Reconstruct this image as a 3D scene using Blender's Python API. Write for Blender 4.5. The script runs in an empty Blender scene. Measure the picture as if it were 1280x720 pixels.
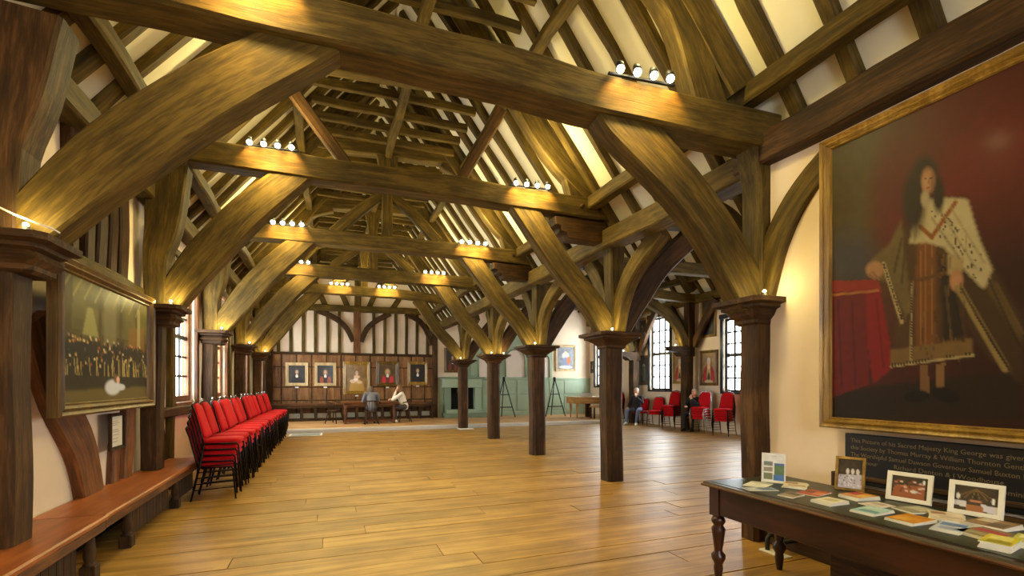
import bpy, bmesh, math, random
import numpy as np
from mathutils import Vector, Matrix

S = bpy.context.scene
COL = S.collection
RND = random.Random(11)

# ---------------------------------------------------------------- camera
cam = bpy.data.cameras.new('camera')
cam.sensor_width = 36.0
cam.lens = 605.0 / 1280.0 * 36.0
cam.shift_y = 120.0 / 1280.0
cam.clip_start = 0.05
cam.clip_end = 200
camo = bpy.data.objects.new('camera', cam)
COL.objects.link(camo)
camo.location = (0, 0, 1.5)
camo.rotation_euler = (math.radians(90), 0, math.radians(-20.8))
S.camera = camo

# ---------------------------------------------------------------- world: plain overcast daylight
W = bpy.data.worlds.new('overcast_sky')
S.world = W
W.use_nodes = True
bg = W.node_tree.nodes['Background']
bg.inputs[0].default_value = (0.93, 0.97, 1.0, 1)
bg.inputs[1].default_value = 27.0

# ---------------------------------------------------------------- exposure
S.view_settings.view_transform = 'Standard'
S.view_settings.look = 'None'
S.view_settings.exposure = 0.35
S.view_settings.gamma = 1.0
S.view_settings.use_curve_mapping = False
LAMP = (1.0, 0.84, 0.34)
LAMP_W = 60.0
SPOT_W = 90.0
UP_W = 8.0

# ---------------------------------------------------------------- materials
def srgb(r, g, b):
    f = lambda v: (v/255/12.92) if v/255 <= 0.04045 else ((v/255+0.055)/1.055)**2.4
    return (f(r), f(g), f(b), 1.0)

MATS = {}
def nmat(name):
    m = bpy.data.materials.new(name); m.use_nodes = True
    nt = m.node_tree
    b = nt.nodes['Principled BSDF']
    MATS[name] = m
    return m, nt, b

def plain(name, c, rough=0.5, metal=0.0, noise=0.0, scale=8.0, bump=0.0, spec=0.5):
    m, nt, b = nmat(name)
    b.inputs['Roughness'].default_value = rough
    b.inputs['Metallic'].default_value = metal
    b.inputs['Specular IOR Level'].default_value = spec
    b.inputs['Base Color'].default_value = c
    if noise > 0 or bump > 0:
        tc = nt.nodes.new('ShaderNodeTexCoord')
        n = nt.nodes.new('ShaderNodeTexNoise'); n.inputs['Scale'].default_value = scale
        n.inputs['Detail'].default_value = 6
        nt.links.new(tc.outputs['Object'], n.inputs['Vector'])
        if noise > 0:
            r = nt.nodes.new('ShaderNodeValToRGB')
            r.color_ramp.elements[0].position = 0.3; r.color_ramp.elements[1].position = 0.7
            r.color_ramp.elements[0].color = tuple(v*(1-noise) for v in c[:3]) + (1,)
            r.color_ramp.elements[1].color = tuple(min(1, v*(1+noise)) for v in c[:3]) + (1,)
            nt.links.new(n.outputs['Fac'], r.inputs['Fac'])
            nt.links.new(r.outputs['Color'], b.inputs['Base Color'])
        if bump > 0:
            bp = nt.nodes.new('ShaderNodeBump'); bp.inputs['Strength'].default_value = bump
            bp.inputs['Distance'].default_value = 0.02
            nt.links.new(n.outputs['Fac'], bp.inputs['Height'])
            nt.links.new(bp.outputs['Normal'], b.inputs['Normal'])
    return m

def wood(name, dark, mid, light, rough=0.6, gs=14.0, var=0.25, bump=0.35, stretch=0.09, spec=0.3):
    """grain runs along the third component of the 'tc' attribute"""
    m, nt, b = nmat(name)
    L = nt.links.new
    at = nt.nodes.new('ShaderNodeAttribute'); at.attribute_name = 'tc'
    mp = nt.nodes.new('ShaderNodeMapping'); mp.inputs['Scale'].default_value = (1, 1, stretch)
    L(at.outputs['Vector'], mp.inputs['Vector'])
    n1 = nt.nodes.new('ShaderNodeTexNoise'); n1.inputs['Scale'].default_value = gs
    n1.inputs['Detail'].default_value = 8; n1.inputs['Roughness'].default_value = 0.65
    n1.inputs['Distortion'].default_value = 0.6
    L(mp.outputs['Vector'], n1.inputs['Vector'])
    n2 = nt.nodes.new('ShaderNodeTexNoise'); n2.inputs['Scale'].default_value = gs*5
    n2.inputs['Detail'].default_value = 4
    L(mp.outputs['Vector'], n2.inputs['Vector'])
    n3 = nt.nodes.new('ShaderNodeTexNoise'); n3.inputs['Scale'].default_value = 2.2
    n3.inputs['Detail'].default_value = 3
    L(at.outputs['Vector'], n3.inputs['Vector'])
    mx = nt.nodes.new('ShaderNodeMath'); mx.operation = 'MULTIPLY_ADD'
    L(n2.outputs['Fac'], mx.inputs[0]); mx.inputs[1].default_value = 0.4
    L(n1.outputs['Fac'], mx.inputs[2])
    mx2 = nt.nodes.new('ShaderNodeMath'); mx2.operation = 'MULTIPLY_ADD'
    L(n3.outputs['Fac'], mx2.inputs[0]); mx2.inputs[1].default_value = 0.5
    L(mx.outputs[0], mx2.inputs[2])
    r = nt.nodes.new('ShaderNodeValToRGB')
    e = r.color_ramp.elements
    e[0].position = 0.62; e[0].color = dark
    e[1].position = 1.22 if False else 1.0; e[1].color = light
    k = e.new(0.86); k.color = mid
    sub = nt.nodes.new('ShaderNodeMath'); sub.operation = 'MULTIPLY'; sub.inputs[1].default_value = 0.9
    L(mx2.outputs[0], sub.inputs[0]); L(sub.outputs[0], r.inputs['Fac'])
    oi = nt.nodes.new('ShaderNodeObjectInfo')
    mr = nt.nodes.new('ShaderNodeMapRange')
    mr.inputs['To Min'].default_value = 1-var; mr.inputs['To Max'].default_value = 1+var
    L(oi.outputs['Random'], mr.inputs['Value'])
    mul = nt.nodes.new('ShaderNodeMix'); mul.data_type = 'RGBA'; mul.blend_type = 'MULTIPLY'
    mul.inputs['Factor'].default_value = 1.0
    L(r.outputs['Color'], mul.inputs[6]); L(mr.outputs['Result'], mul.inputs[7])
    L(mul.outputs[2], b.inputs['Base Color'])
    bp = nt.nodes.new('ShaderNodeBump'); bp.inputs['Strength'].default_value = bump
    bp.inputs['Distance'].default_value = 0.012
    L(mx.outputs[0], bp.inputs['Height']); L(bp.outputs['Normal'], b.inputs['Normal'])
    b.inputs['Roughness'].default_value = rough
    b.inputs['Specular IOR Level'].default_value = spec
    return m

def emis(name, c, s):
    m, nt, b = nmat(name)
    b.inputs['Base Color'].default_value = c
    b.inputs['Emission Color'].default_value = c
    b.inputs['Emission Strength'].default_value = s
    return m

wood('oak', srgb(46, 35, 11), srgb(78, 60, 20), srgb(100, 79, 30), rough=0.7, gs=18, var=0.2, spec=0.2)
wood('oak_dark', srgb(34, 21, 8), srgb(62, 40, 16), srgb(86, 58, 27), rough=0.66, gs=18, var=0.2, spec=0.22)
wood('oak_red', srgb(54, 30, 13), srgb(102, 61, 28), srgb(128, 80, 38), rough=0.5)
wood('panel_wood', srgb(74, 47, 23), srgb(124, 84, 46), srgb(148, 104, 62), rough=0.5, gs=8, var=0.16)
wood('floor_wood', srgb(114, 80, 30), srgb(162, 119, 52), srgb(186, 143, 72), rough=0.42, gs=9, var=0.09, bump=0.1, stretch=0.05, spec=0.6)
wood('dais_wood', srgb(150, 106, 60), srgb(196, 150, 98), srgb(214, 170, 118), rough=0.45, gs=8, var=0.08, bump=0.1, stretch=0.05)
wood('bench_wood', srgb(112, 56, 22), srgb(150, 80, 34), srgb(168, 96, 46), rough=0.38, gs=6, var=0.06, bump=0.08, spec=0.45)
wood('table_wood', srgb(22, 9, 5), srgb(46, 20, 10), srgb(62, 30, 16), rough=0.32, gs=8, var=0.05, bump=0.1, spec=0.5)
wood('piano_wood', srgb(130, 88, 44), srgb(176, 128, 70), srgb(196, 150, 90), rough=0.35, gs=8, var=0.05, bump=0.05)
wood('frame_gold', srgb(92, 64, 18), srgb(150, 112, 38), srgb(190, 150, 66), rough=0.36, gs=10, var=0.08, bump=0.2, spec=0.6)
wood('frame_dark_gold', srgb(54, 36, 12), srgb(98, 70, 24), srgb(128, 96, 40), rough=0.4, gs=10, var=0.08, bump=0.2, spec=0.5)
wood('frame_pale', srgb(150, 120, 80), srgb(196, 168, 122), srgb(214, 190, 150), rough=0.5, gs=10, var=0.05, bump=0.1)
plain('plaster', srgb(218, 209, 182), 0.85, noise=0.06, scale=2.5, bump=0.12)
plain('plaster_warm', srgb(228, 206, 178), 0.85, noise=0.06, scale=2.0, bump=0.12)
plain('green_paint', srgb(156, 174, 146), 0.5, noise=0.05, scale=4)
plain('green_dark', srgb(116, 134, 108), 0.5, noise=0.05, scale=4)
plain('niche_white', srgb(222, 206, 190), 0.7, noise=0.03, scale=3)
plain('red_fabric', srgb(188, 14, 22), 0.85, noise=0.12, scale=90, bump=0.2, spec=0.2)
plain('black_metal', srgb(26, 24, 24), 0.35, metal=0.7)
plain('chrome', srgb(210, 210, 212), 0.18, metal=1.0)
plain('iron', srgb(34, 32, 30), 0.55, metal=0.3)
plain('leather', srgb(44, 46, 26), 0.38, noise=0.25, scale=14, bump=0.1)
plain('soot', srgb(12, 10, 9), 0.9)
plain('white_paint', srgb(226, 222, 212), 0.55, noise=0.03)
plain('cream_card', srgb(232, 224, 200), 0.6, noise=0.03)
plain('grey_grille', srgb(150, 150, 146), 0.5, noise=0.1, scale=60)
plain('black_paint', srgb(16, 13, 11), 0.4, noise=0.2, scale=10)
plain('gilt_letter', srgb(120, 100, 66), 0.5)
plain('plastic_white', srgb(230, 230, 226), 0.4)
plain('brass', srgb(176, 140, 70), 0.3, metal=0.9)
plain('socket_brown', srgb(90, 60, 40), 0.4)
plain('skin', srgb(214, 160, 130), 0.55, noise=0.05, scale=20)
plain('hair_grey', srgb(170, 164, 156), 0.8, noise=0.25, scale=60, bump=0.5)
plain('hair_brown', srgb(120, 82, 46), 0.7, noise=0.3, scale=60, bump=0.5)
plain('hair_dark', srgb(92, 74, 58), 0.7, noise=0.3, scale=60, bump=0.5)
plain('cloth_cream', srgb(226, 216, 200), 0.9, noise=0.08, scale=25, bump=0.3)
plain('cloth_charcoal', srgb(66, 58, 56), 0.9, noise=0.15, scale=30, bump=0.3)
plain('cloth_black', srgb(34, 30, 30), 0.85, noise=0.15, scale=30, bump=0.3)
plain('cloth_grey', srgb(110, 112, 120), 0.9, noise=0.2, scale=25, bump=0.3)
plain('denim', srgb(104, 116, 144), 0.9, noise=0.2, scale=25, bump=0.3)
plain('eye_dark', srgb(30, 22, 18), 0.3)
plain('lip', srgb(170, 96, 84), 0.5)
emis('bulb', (1.0, 0.9, 0.68, 1), 18.0)

# canvas: flat print carried by a colour attribute
def canvas_mat(name, rough, coat=0.0, spec=0.5):
    m, nt, b = nmat(name)
    b.inputs['Specular IOR Level'].default_value = spec
    a = nt.nodes.new('ShaderNodeAttribute'); a.attribute_name = 'print'
    nt.links.new(a.outputs['Color'], b.inputs['Base Color'])
    b.inputs['Roughness'].default_value = rough
    b.inputs['Coat Weight'].default_value = coat
    b.inputs['Coat Roughness'].default_value = 0.12
    tc = nt.nodes.new('ShaderNodeTexCoord')
    n = nt.nodes.new('ShaderNodeTexNoise'); n.inputs['Scale'].default_value = 160
    nt.links.new(tc.outputs['Object'], n.inputs['Vector'])
    bp = nt.nodes.new('ShaderNodeBump'); bp.inputs['Strength'].default_value = 0.08
    bp.inputs['Distance'].default_value = 0.004
    nt.links.new(n.outputs['Fac'], bp.inputs['Height'])
    nt.links.new(bp.outputs['Normal'], b.inputs['Normal'])
    return m
canvas_mat('canvas', 0.55, 0.15)
canvas_mat('canvas_glossy', 0.5, 0.02, spec=0.22)
canvas_mat('print_paper', 0.5, 0.1)

def glass_mat():
    m = bpy.data.materials.new('window_glass'); m.use_nodes = True
    nt = m.node_tree; nt.nodes.clear()
    o = nt.nodes.new('ShaderNodeOutputMaterial')
    t = nt.nodes.new('ShaderNodeBsdfTransparent'); t.inputs[0].default_value = (0.95, 0.97, 0.97, 1)
    g = nt.nodes.new('ShaderNodeBsdfGlossy'); g.inputs['Roughness'].default_value = 0.08
    x = nt.nodes.new('ShaderNodeMixShader'); x.inputs[0].default_value = 0.06
    nt.links.new(t.outputs[0], x.inputs[1]); nt.links.new(g.outputs[0], x.inputs[2])
    nt.links.new(x.outputs[0], o.inputs[0])
    MATS['window_glass'] = m
glass_mat()

# ---------------------------------------------------------------- geometry helpers
def V(*a): return Vector(a)

class MB:
    """collects shapes; build() links them as one mesh object"""
    def __init__(self):
        self.v = []; self.f = []; self.t = []; self.sm = []
        self.off = (RND.uniform(0, 40), RND.uniform(0, 40), RND.uniform(0, 40))
    def add(self, vs, fs, tcs=None, smooth=False):
        n = len(self.v)
        self.v += [tuple(p) for p in vs]
        if tcs is None: tcs = vs
        o = self.off
        self.t += [(t[0]+o[0], t[1]+o[1], t[2]+o[2]) for t in tcs]
        for f in fs:
            self.f.append(tuple(i+n for i in f)); self.sm.append(smooth)
        return self
    def box(self, x0, x1, y0, y1, z0, z1, M=None, axis=None):
        vs = [(x, y, z) for z in (z0, z1) for y in (y0, y1) for x in (x0, x1)]
        fs = [(0, 2, 3, 1), (4, 5, 7, 6), (0, 1, 5, 4), (2, 6, 7, 3), (0, 4, 6, 2), (1, 3, 7, 5)]
        if axis is None:
            d = (abs(x1-x0), abs(y1-y0), abs(z1-z0)); axis = d.index(max(d))
        pm = {0: (1, 2, 0), 1: (0, 2, 1), 2: (0, 1, 2)}[axis]
        tcs = [tuple(p[i] for i in pm) for p in vs]
        if M is not None: vs = [M @ Vector(p) for p in vs]
        return self.add(vs, fs, tcs)
    def prism(self, poly, h0, h1, plane='XZ', axis=2):
        """extrude a 2-D polygon; plane XZ -> along Y, YZ -> along X, XY -> along Z"""
        n = len(poly)
        def P(a, b, h):
            return {'XZ': (a, h, b), 'YZ': (h, a, b), 'XY': (a, b, h)}[plane]
        vs = [P(a, b, h0) for a, b in poly] + [P(a, b, h1) for a, b in poly]
        fs = [tuple(range(n)), tuple(range(2*n-1, n-1, -1))]
        fs += [(i, i+n, (i+1) % n+n, (i+1) % n) for i in range(n)]
        pm = {0: (1, 2, 0), 1: (0, 2, 1), 2: (0, 1, 2)}[axis]
        return self.add(vs, fs, [tuple(p[i] for i in pm) for p in vs])
    def sweep(self, path, w, t, nrm=(0, 1, 0), c=0.018, wob=0.0, n=None, seed=None):
        """hewn timber: chamfered section swept along a smooth path; w in the plane, t along nrm"""
        P = [Vector(p) for p in path]
        k = len(P)
        ws = w if isinstance(w, (list, tuple)) else [w]*k
        ts = t if isinstance(t, (list, tuple)) else [t]*k
        if n is None: n = 1 if k == 2 and wob == 0 else max(6, 4*(k-1))
        nrm = Vector(nrm).normalized()
        pts = []; W2 = []; T2 = []
        for i in range(n+1):
            u = i/n*(k-1); a = min(int(u), k-2); f = u-a
            p1, p2 = P[a], P[a+1]
            p0 = P[a-1] if a > 0 else p1*2-p2
            p3 = P[a+2] if a+2 < k else p2*2-p1
            q = 0.5*((2*p1)+(p2-p0)*f+(2*p0-5*p1+4*p2-p3)*f*f+(3*p1-p0-3*p2+p3)*f**3)
            pts.append(q); W2.append(ws[a]*(1-f)+ws[a+1]*f); T2.append(ts[a]*(1-f)+ts[a+1]*f)
        rr = random.Random(seed if seed is not None else RND.random())
        ph = [rr.uniform(0, 6.28) for _ in range(6)]
        vs = []; tc = []; fs = []; L = 0
        for i, q in enumerate(pts):
            tg = (pts[min(i+1, n)]-pts[max(i-1, 0)]).normalized()
            nn = (nrm - tg*nrm.dot(tg)).normalized()
            sd = tg.cross(nn).normalized()
            if i: L += (pts[i]-pts[i-1]).length
            o1 = wob*(math.sin(L*2.1+ph[0])+0.6*math.sin(L*5.3+ph[1]))
            o2 = wob*(math.sin(L*1.7+ph[2])+0.6*math.sin(L*4.6+ph[3]))
            g = 1+wob*2*math.sin(L*3.1+ph[4])
            a, b = W2[i]/2*g, T2[i]/2*g
            cc = min(c, a*0.6, b*0.6)
            for (x, y) in ((-a+cc, -b), (a-cc, -b), (a, -b+cc), (a, b-cc), (a-cc, b), (-a+cc, b), (-a, b-cc), (-a, -b+cc)):
                vs.append(q+sd*(x+o1)+nn*(y+o2)); tc.append((x, y, L))
            if i:
                s0 = (i-1)*8; s1 = i*8
                for j in range(8):
                    fs.append((s0+j, s0+(j+1) % 8, s1+(j+1) % 8, s1+j))
        fs.append(tuple(range(7, -1, -1))); fs.append(tuple(range(n*8, n*8+8)))
        return self.add(vs, fs, tc)
    def lathe(self, prof, cx, cy, z0=0, seg=14, M=None, smooth=True):
        vs = []; fs = []
        for (r, z) in prof:
            for j in range(seg):
                a = 2*math.pi*j/seg
                vs.append((cx+r*math.cos(a), cy+r*math.sin(a), z0+z))
        k = len(prof)
        for i in range(k-1):
            for j in range(seg):
                fs.append((i*seg+j, i*seg+(j+1) % seg, (i+1)*seg+(j+1) % seg, (i+1)*seg+j))
        fs.append(tuple(range(seg-1, -1, -1))); fs.append(tuple(range((k-1)*seg, k*seg)))
        tcs = list(vs)
        if M is not None: vs = [M @ Vector(p) for p in vs]
        return self.add(vs, fs, tcs, smooth)
    def tube(self, path, r, seg=8, closed=False):
        P = [Vector(p) for p in path]; n = len(P)
        rs = r if isinstance(r, (list, tuple)) else [r]*n
        vs = []; fs = []; tc = []; L = 0; up = None
        for i, q in enumerate(P):
            tg = (P[min(i+1, n-1)]-P[max(i-1, 0)]).normalized()
            if up is None:
                up = Vector((0, 0, 1)) if abs(tg.z) < 0.9 else Vector((1, 0, 0))
            s = tg.cross(up).normalized(); up = s.cross(tg).normalized()
            if i: L += (P[i]-P[i-1]).length
            for j in range(seg):
                a = 2*math.pi*j/seg
                vs.append(q+s*math.cos(a)*rs[i]+up*math.sin(a)*rs[i]); tc.append((math.cos(a)*rs[i], math.sin(a)*rs[i], L))
            if i:
                for j in range(seg):
                    fs.append(((i-1)*seg+j, (i-1)*seg+(j+1) % seg, i*seg+(j+1) % seg, i*seg+j))
        fs.append(tuple(range(seg-1, -1, -1))); fs.append(tuple(range((n-1)*seg, n*seg)))
        return self.add(vs, fs, tc, True)
    def ball(self, c, rx, ry=None, rz=None, seg=12, rings=8):
        ry = ry or rx; rz = rz or rx
        vs = [(c[0], c[1], c[2]-rz)]; fs = []
        for i in range(1, rings):
            a = -math.pi/2+math.pi*i/rings
            for j in range(seg):
                b = 2*math.pi*j/seg
                vs.append((c[0]+rx*math.cos(a)*math.cos(b), c[1]+ry*math.cos(a)*math.sin(b), c[2]+rz*math.sin(a)))
        vs.append((c[0], c[1], c[2]+rz))
        top = len(vs)-1
        for j in range(seg):
            fs.append((0, 1+(j+1) % seg, 1+j))
            fs.append((top, top-seg+j, top-seg+(j+1) % seg))
        for i in range(rings-2):
            for j in range(seg):
                fs.append((1+i*seg+j, 1+i*seg+(j+1) % seg, 1+(i+1)*seg+(j+1) % seg, 1+(i+1)*seg+j))
        return self.add(vs, fs, None, True)
    def mesh(self, name, bevel=0.0, fix=True):
        me = bpy.data.meshes.new(name)
        me.from_pydata(self.v, [], self.f)
        me.polygons.foreach_set('use_smooth', self.sm)
        a = me.attributes.new('tc', 'FLOAT_VECTOR', 'POINT')
        a.data.foreach_set('vector', [c for t in self.t for c in t])
        if fix or bevel:
            bm = bmesh.new(); bm.from_mesh(me)
            bmesh.ops.recalc_face_normals(bm, faces=bm.faces)
            if bevel:
                bmesh.ops.bevel(bm, geom=[e for e in bm.edges if e.calc_face_angle(0) > 0.5], offset=bevel, segments=1, affect='EDGES', clamp_overlap=True)
            bm.to_mesh(me); bm.free()
        return me
    def build(self, name, mat, parent=None, bevel=0.0, fix=True):
        me = self.mesh(name, bevel, fix)
        me.materials.append(MATS[mat])
        return link(name, me, parent)

def link(name, me, parent=None):
    o = bpy.data.objects.new(name, me); COL.objects.link(o)
    if parent is not None: setparent(o, parent)
    return o

def wmat(o):
    m = Matrix.LocRotScale(o.location, o.rotation_euler, o.scale)
    return wmat(o.parent) @ o.matrix_parent_inverse @ m if o.parent else m

def setparent(o, p, keep=True):
    o.parent = p
    if keep: o.matrix_parent_inverse = wmat(p).inverted()

def tag(o, label=None, cat=None, group=None, kind=None):
    if label: o['label'] = label
    if cat: o['category'] = cat
    if group: o['group'] = group
    if kind: o['kind'] = kind
    return o

def thing(name, label, cat, loc=(0, 0, 0), rz=0.0, group=None):
    o = bpy.data.objects.new(name, None); COL.objects.link(o)
    o.empty_display_size = 0.2
    o.location = loc; o.rotation_euler = (0, 0, rz)
    return tag(o, label, cat, group)

def struct(o, label=None):
    o['kind'] = 'structure'
    if label: o['label'] = label
    return o

def dup(root, loc, rz, label=None, group=None):
    r = root.copy(); COL.objects.link(r)
    r.location = loc; r.rotation_euler = (0, 0, rz)
    if label: r['label'] = label
    if group: r['group'] = group
    for ch in list(root.children):
        c = ch.copy(); COL.objects.link(c); c.parent = r
        for g in list(ch.children):
            d = g.copy(); COL.objects.link(d); d.parent = c
    return r

def point_light(name, loc, energy, color, radius, parent=None):
    l = bpy.data.lights.new(name, 'POINT'); l.energy = energy; l.color = color[:3]; l.shadow_soft_size = radius
    o = bpy.data.objects.new(name, l); COL.objects.link(o); o.location = loc
    if parent is not None: setparent(o, parent)
    return o

def spot_light(name, loc, target, energy, color, radius, angle, parent=None, blend=0.6):
    l = bpy.data.lights.new(name, 'SPOT'); l.energy = energy; l.color = color[:3]; l.shadow_soft_size = radius
    l.spot_size = angle; l.spot_blend = blend
    o = bpy.data.objects.new(name, l); COL.objects.link(o); o.location = loc
    o.rotation_euler = (Vector(target)-Vector(loc)).to_track_quat('-Z', 'Y').to_euler()
    if parent is not None: setparent(o, parent)
    return o

# ---------------------------------------------------------------- painter for flat prints
class Paint:
    def __init__(self, w, h, bg):
        self.w, self.h = w, h
        self.a = np.zeros((h, w, 3)); self.a[:] = np.array(srgb(*bg)[:3])
        self.X, self.Y = np.meshgrid((np.arange(w)+0.5)/w, (np.arange(h)+0.5)/h)   # y down, 0..1
        self.rng = np.random.RandomState(5)
    def blend(self, m, c, op=1.0):
        m = np.clip(m, 0, 1)[..., None]*op
        self.a = self.a*(1-m)+np.array(srgb(*c)[:3])*m
    def ell(self, cx, cy, rx, ry, c, soft=0.25, op=1.0, rot=0.0):
        dx, dy = self.X-cx, self.Y-cy
        if rot:
            k = self.h/self.w
            x2 = dx*math.cos(rot)+dy*k*math.sin(rot); y2 = (-dx*math.sin(rot)+dy*k*math.cos(rot))/k
            dx, dy = x2, y2
        d = np.sqrt((dx/rx)**2+(dy/ry)**2)
        self.blend((1-d)/soft+0.5, c, op)
    def poly(self, pts, c, op=1.0, soft=0):
        m = np.zeros((self.h, self.w), bool)
        n = len(pts)
        for i in range(n):
            x1, y1 = pts[i]; x2, y2 = pts[(i+1) % n]
            if y1 == y2: continue
            cond = ((self.Y >= y1) != (self.Y >= y2)) & (self.X < (x2-x1)*(self.Y-y1)/(y2-y1)+x1)
            m ^= cond
        m = m.astype(float)
        for _ in range(soft):
            m = (m+np.roll(m, 1, 0)+np.roll(m, -1, 0)+np.roll(m, 1, 1)+np.roll(m, -1, 1))/5
        self.blend(m, c, op)
    def line(self, x1, y1, x2, y2, wd, c, op=1.0):
        k = self.h/self.w
        ax, ay = x2-x1, (y2-y1)*k
        L2 = ax*ax+ay*ay+1e-9
        t = np.clip(((self.X-x1)*ax+(self.Y-y1)*k*ay)/L2, 0, 1)
        d = np.hypot(self.X-x1-t*ax, (self.Y-y1)*k-t*ay)
        self.blend((wd-d)/(0.5*wd+1e-6)+0.3, c, op)
    def noise(self, amt, n=24):
        s = self.rng.rand(n, n)
        yi = np.minimum((self.Y*n).astype(int), n-1); xi = np.minimum((self.X*n).astype(int), n-1)
        m = s[yi, xi]
        for _ in range(4): m = (m+np.roll(m, 1, 0)+np.roll(m, -1, 0)+np.roll(m, 1, 1)+np.roll(m, -1, 1))/5
        self.a *= (1+amt*(m-0.5)*2)[..., None]
        return self
    def mesh(self, name, o, ux, uy, mat):
        """o = top-left corner, ux = vector along the width, uy = vector down the height"""
        o, ux, uy = Vector(o), Vector(ux), Vector(uy)
        w, h = self.w, self.h
        ii, jj = np.meshgrid(np.arange(w)/(w-1), np.arange(h)/(h-1))
        P = np.array(o)+ii[..., None]*np.array(ux)+jj[..., None]*np.array(uy)
        vs = P.reshape(-1, 3)
        idx = np.arange(w*h).reshape(h, w)
        fs = np.stack([idx[:-1, :-1], idx[1:, :-1], idx[1:, 1:], idx[:-1, 1:]], -1).reshape(-1, 4)
        me = bpy.data.meshes.new(name)
        me.from_pydata(vs.tolist(), [], fs.tolist())
        ca = me.color_attributes.new('print', 'FLOAT_COLOR', 'POINT')
        c4 = np.ones((w*h, 4)); c4[:, :3] = np.clip(self.a, 0, 1).reshape(-1, 3)
        ca.data.foreach_set('color', c4.ravel())
        me.materials.append(MATS[mat])
        return me
# ================================================================ STRUCTURE
XLW, XRW, YE, YB = -2.15, 11.4, 19.8, -3.0
RIDGE = (1.1, 7.84)
MR = (RIDGE[1]-3.85)/(4.1-RIDGE[0])
ML = (RIDGE[1]-3.95)/(RIDGE[0]+2.05)
def zR(x): return 3.85+MR*(4.1-x)          # rafter underside, right slope of the nave
def zL(x): return 3.95+ML*(x+2.05)
RID2 = (7.75, 9.0)
M2L = (RID2[1]-3.85)/(RID2[0]-4.2)
M2R = (RID2[1]-4.35)/(11.35-RID2[0])
def z2L(x): return 3.85+M2L*(x-4.2)
def z2R(x): return 4.35+M2R*(11.35-x)
DZ = 0.13                                  # dais height
DY = 15.98

# floor: dark sub-floor with boards laid across the hall
floor = struct(MB().box(XLW-0.2, XRW+0.2, YB-0.2, YE+0.2, -0.25, -0.045).build('floor', 'oak_dark'))
y = -2.9; row = 0
fr = random.Random(3)
while y < DY-0.02:
    wd = fr.uniform(0.26, 0.36)
    if y < 0: wd = 0.75
    y1 = min(y+wd, DY)
    if DY-y1 < 0.1: y1 = DY
    x = XLW
    x_end = XRW if y > 2.6 else 4.0
    first = True
    while x < x_end-0.01:
        L = fr.uniform(2.2, 4.6) if not first else fr.uniform(1.2, 4.2)
        first = False
        x1 = min(x+L, x_end)
        if x_end-x1 < 0.8: x1 = x_end
        b = MB()
        dz = fr.uniform(-0.003, 0.003)
        b.box(x+0.003, x1-0.003, y+0.004, y1-0.004, -0.045, dz, axis=0)
        b.build('floor_board', 'floor_wood', floor)
        x = x1
    y = y1; row += 1

# dais with its pale nosing
dais = struct(MB().box(XLW, XRW, DY+0.05, YE, 0, DZ-0.03).build('floor', 'oak_dark'), 'low timber dais across the far end of the hall')
y = DY+0.05
while y < YE-0.01:
    y1 = min(y+0.32, YE)
    for (xa, xb) in ((XLW, 1.2), (1.2, 4.4), (4.4, 7.9), (7.9, XRW)):
        s = fr.uniform(-0.3, 0.3) if xa > XLW else 0
        MB().box(xa+0.003, xb-0.003, y+0.003, y1-0.003, DZ-0.03, DZ, axis=0).build('floor_board', 'dais_wood', dais)
    y = y1
struct(MB().box(XLW, XRW, DY-0.02, DY+0.05, DZ-0.05, DZ+0.004).box(XLW, XRW, DY+0.02, DY+0.05, 0, DZ-0.05).build('trim_1', 'white_paint'), 'white painted nosing along the dais edge')

def wall_y(name, x0, x1, y0, y1, z1, ops, mat, z0=-0.2):
    """wall running along Y with rectangular openings (ya, yb, za, zb)"""
    b = MB(); y = y0
    for (ya, yb, za, zb) in sorted(ops):
        b.box(x0, x1, y, ya, z0, z1)
        b.box(x0, x1, ya, yb, z0, za); b.box(x0, x1, ya, yb, zb, z1)
        y = yb
    b.box(x0, x1, y, y1, z0, z1)
    return struct(b.build(name, mat))

WL = [(8.45, 9.7, 1.22, 3.3), (11.35, 12.3, 1.22, 3.35), (14.2, 15.2, 1.22, 3.35), (17.2, 18.6, 1.22, 3.35)]
WRW = [(4.0, 5.0, 1.26, 3.5), (5.7, 6.7, 1.26, 3.5), (7.3, 8.2, 1.26, 3.5), (10.7, 11.62, 1.26, 3.5), (14.15, 15.25, 1.28, 3.95), (18.1, 19.25, 1.4, 4.05)]  # first three openings are out of view, added to light the near hall
wall_left = wall_y('wall_left', XLW-0.2, XLW, YB, YE+0.2, 4.0, WL, 'plaster_warm')
wall_right = wall_y('wall_right', XRW, XRW+0.2, YB, YE+0.2, 4.5, WRW, 'plaster_warm')
wall_part = struct(MB().box(3.92, 4.14, YB, 3.42, 0, 3.9).build('wall_partition', 'plaster_warm'), 'plaster partition wall carrying the large full-length portrait')
wall_ret = struct(MB().box(4.14, XRW, 3.22, 3.42, 0, 3.9).prism([(4.14, 3.9), (XRW, 3.9), (XRW, 4.4), (RID2[0], RID2[1]+0.1), (4.3, 4.0)], 3.22, 3.42).build('wall_return', 'plaster_warm'))
gab = [(XLW-0.2, -0.2), (4.14, -0.2), (4.14, 3.9), (RIDGE[0], RIDGE[1]+0.2), (XLW-0.2, 3.9)]
wall_end = struct(MB().prism(gab, YE, YE+0.2).build('wall_end', 'plaster_warm'), 'plastered end wall with close studding above the panelling')
bw = MB()
bw.box(XLW-0.2, -0.2, YB-0.2, YB, -0.2, 3.9); bw.box(2.0, 4.14, YB-0.2, YB, -0.2, 3.9); bw.box(-0.2, 2.0, YB-0.2, YB, -0.2, 1.6); bw.box(-0.2, 2.0, YB-0.2, YB, 3.3, 3.9)
bw.prism([(XLW-0.2, 3.9), (4.14, 3.9), (RIDGE[0], RIDGE[1]+0.2)], YB-0.2, YB)
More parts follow.
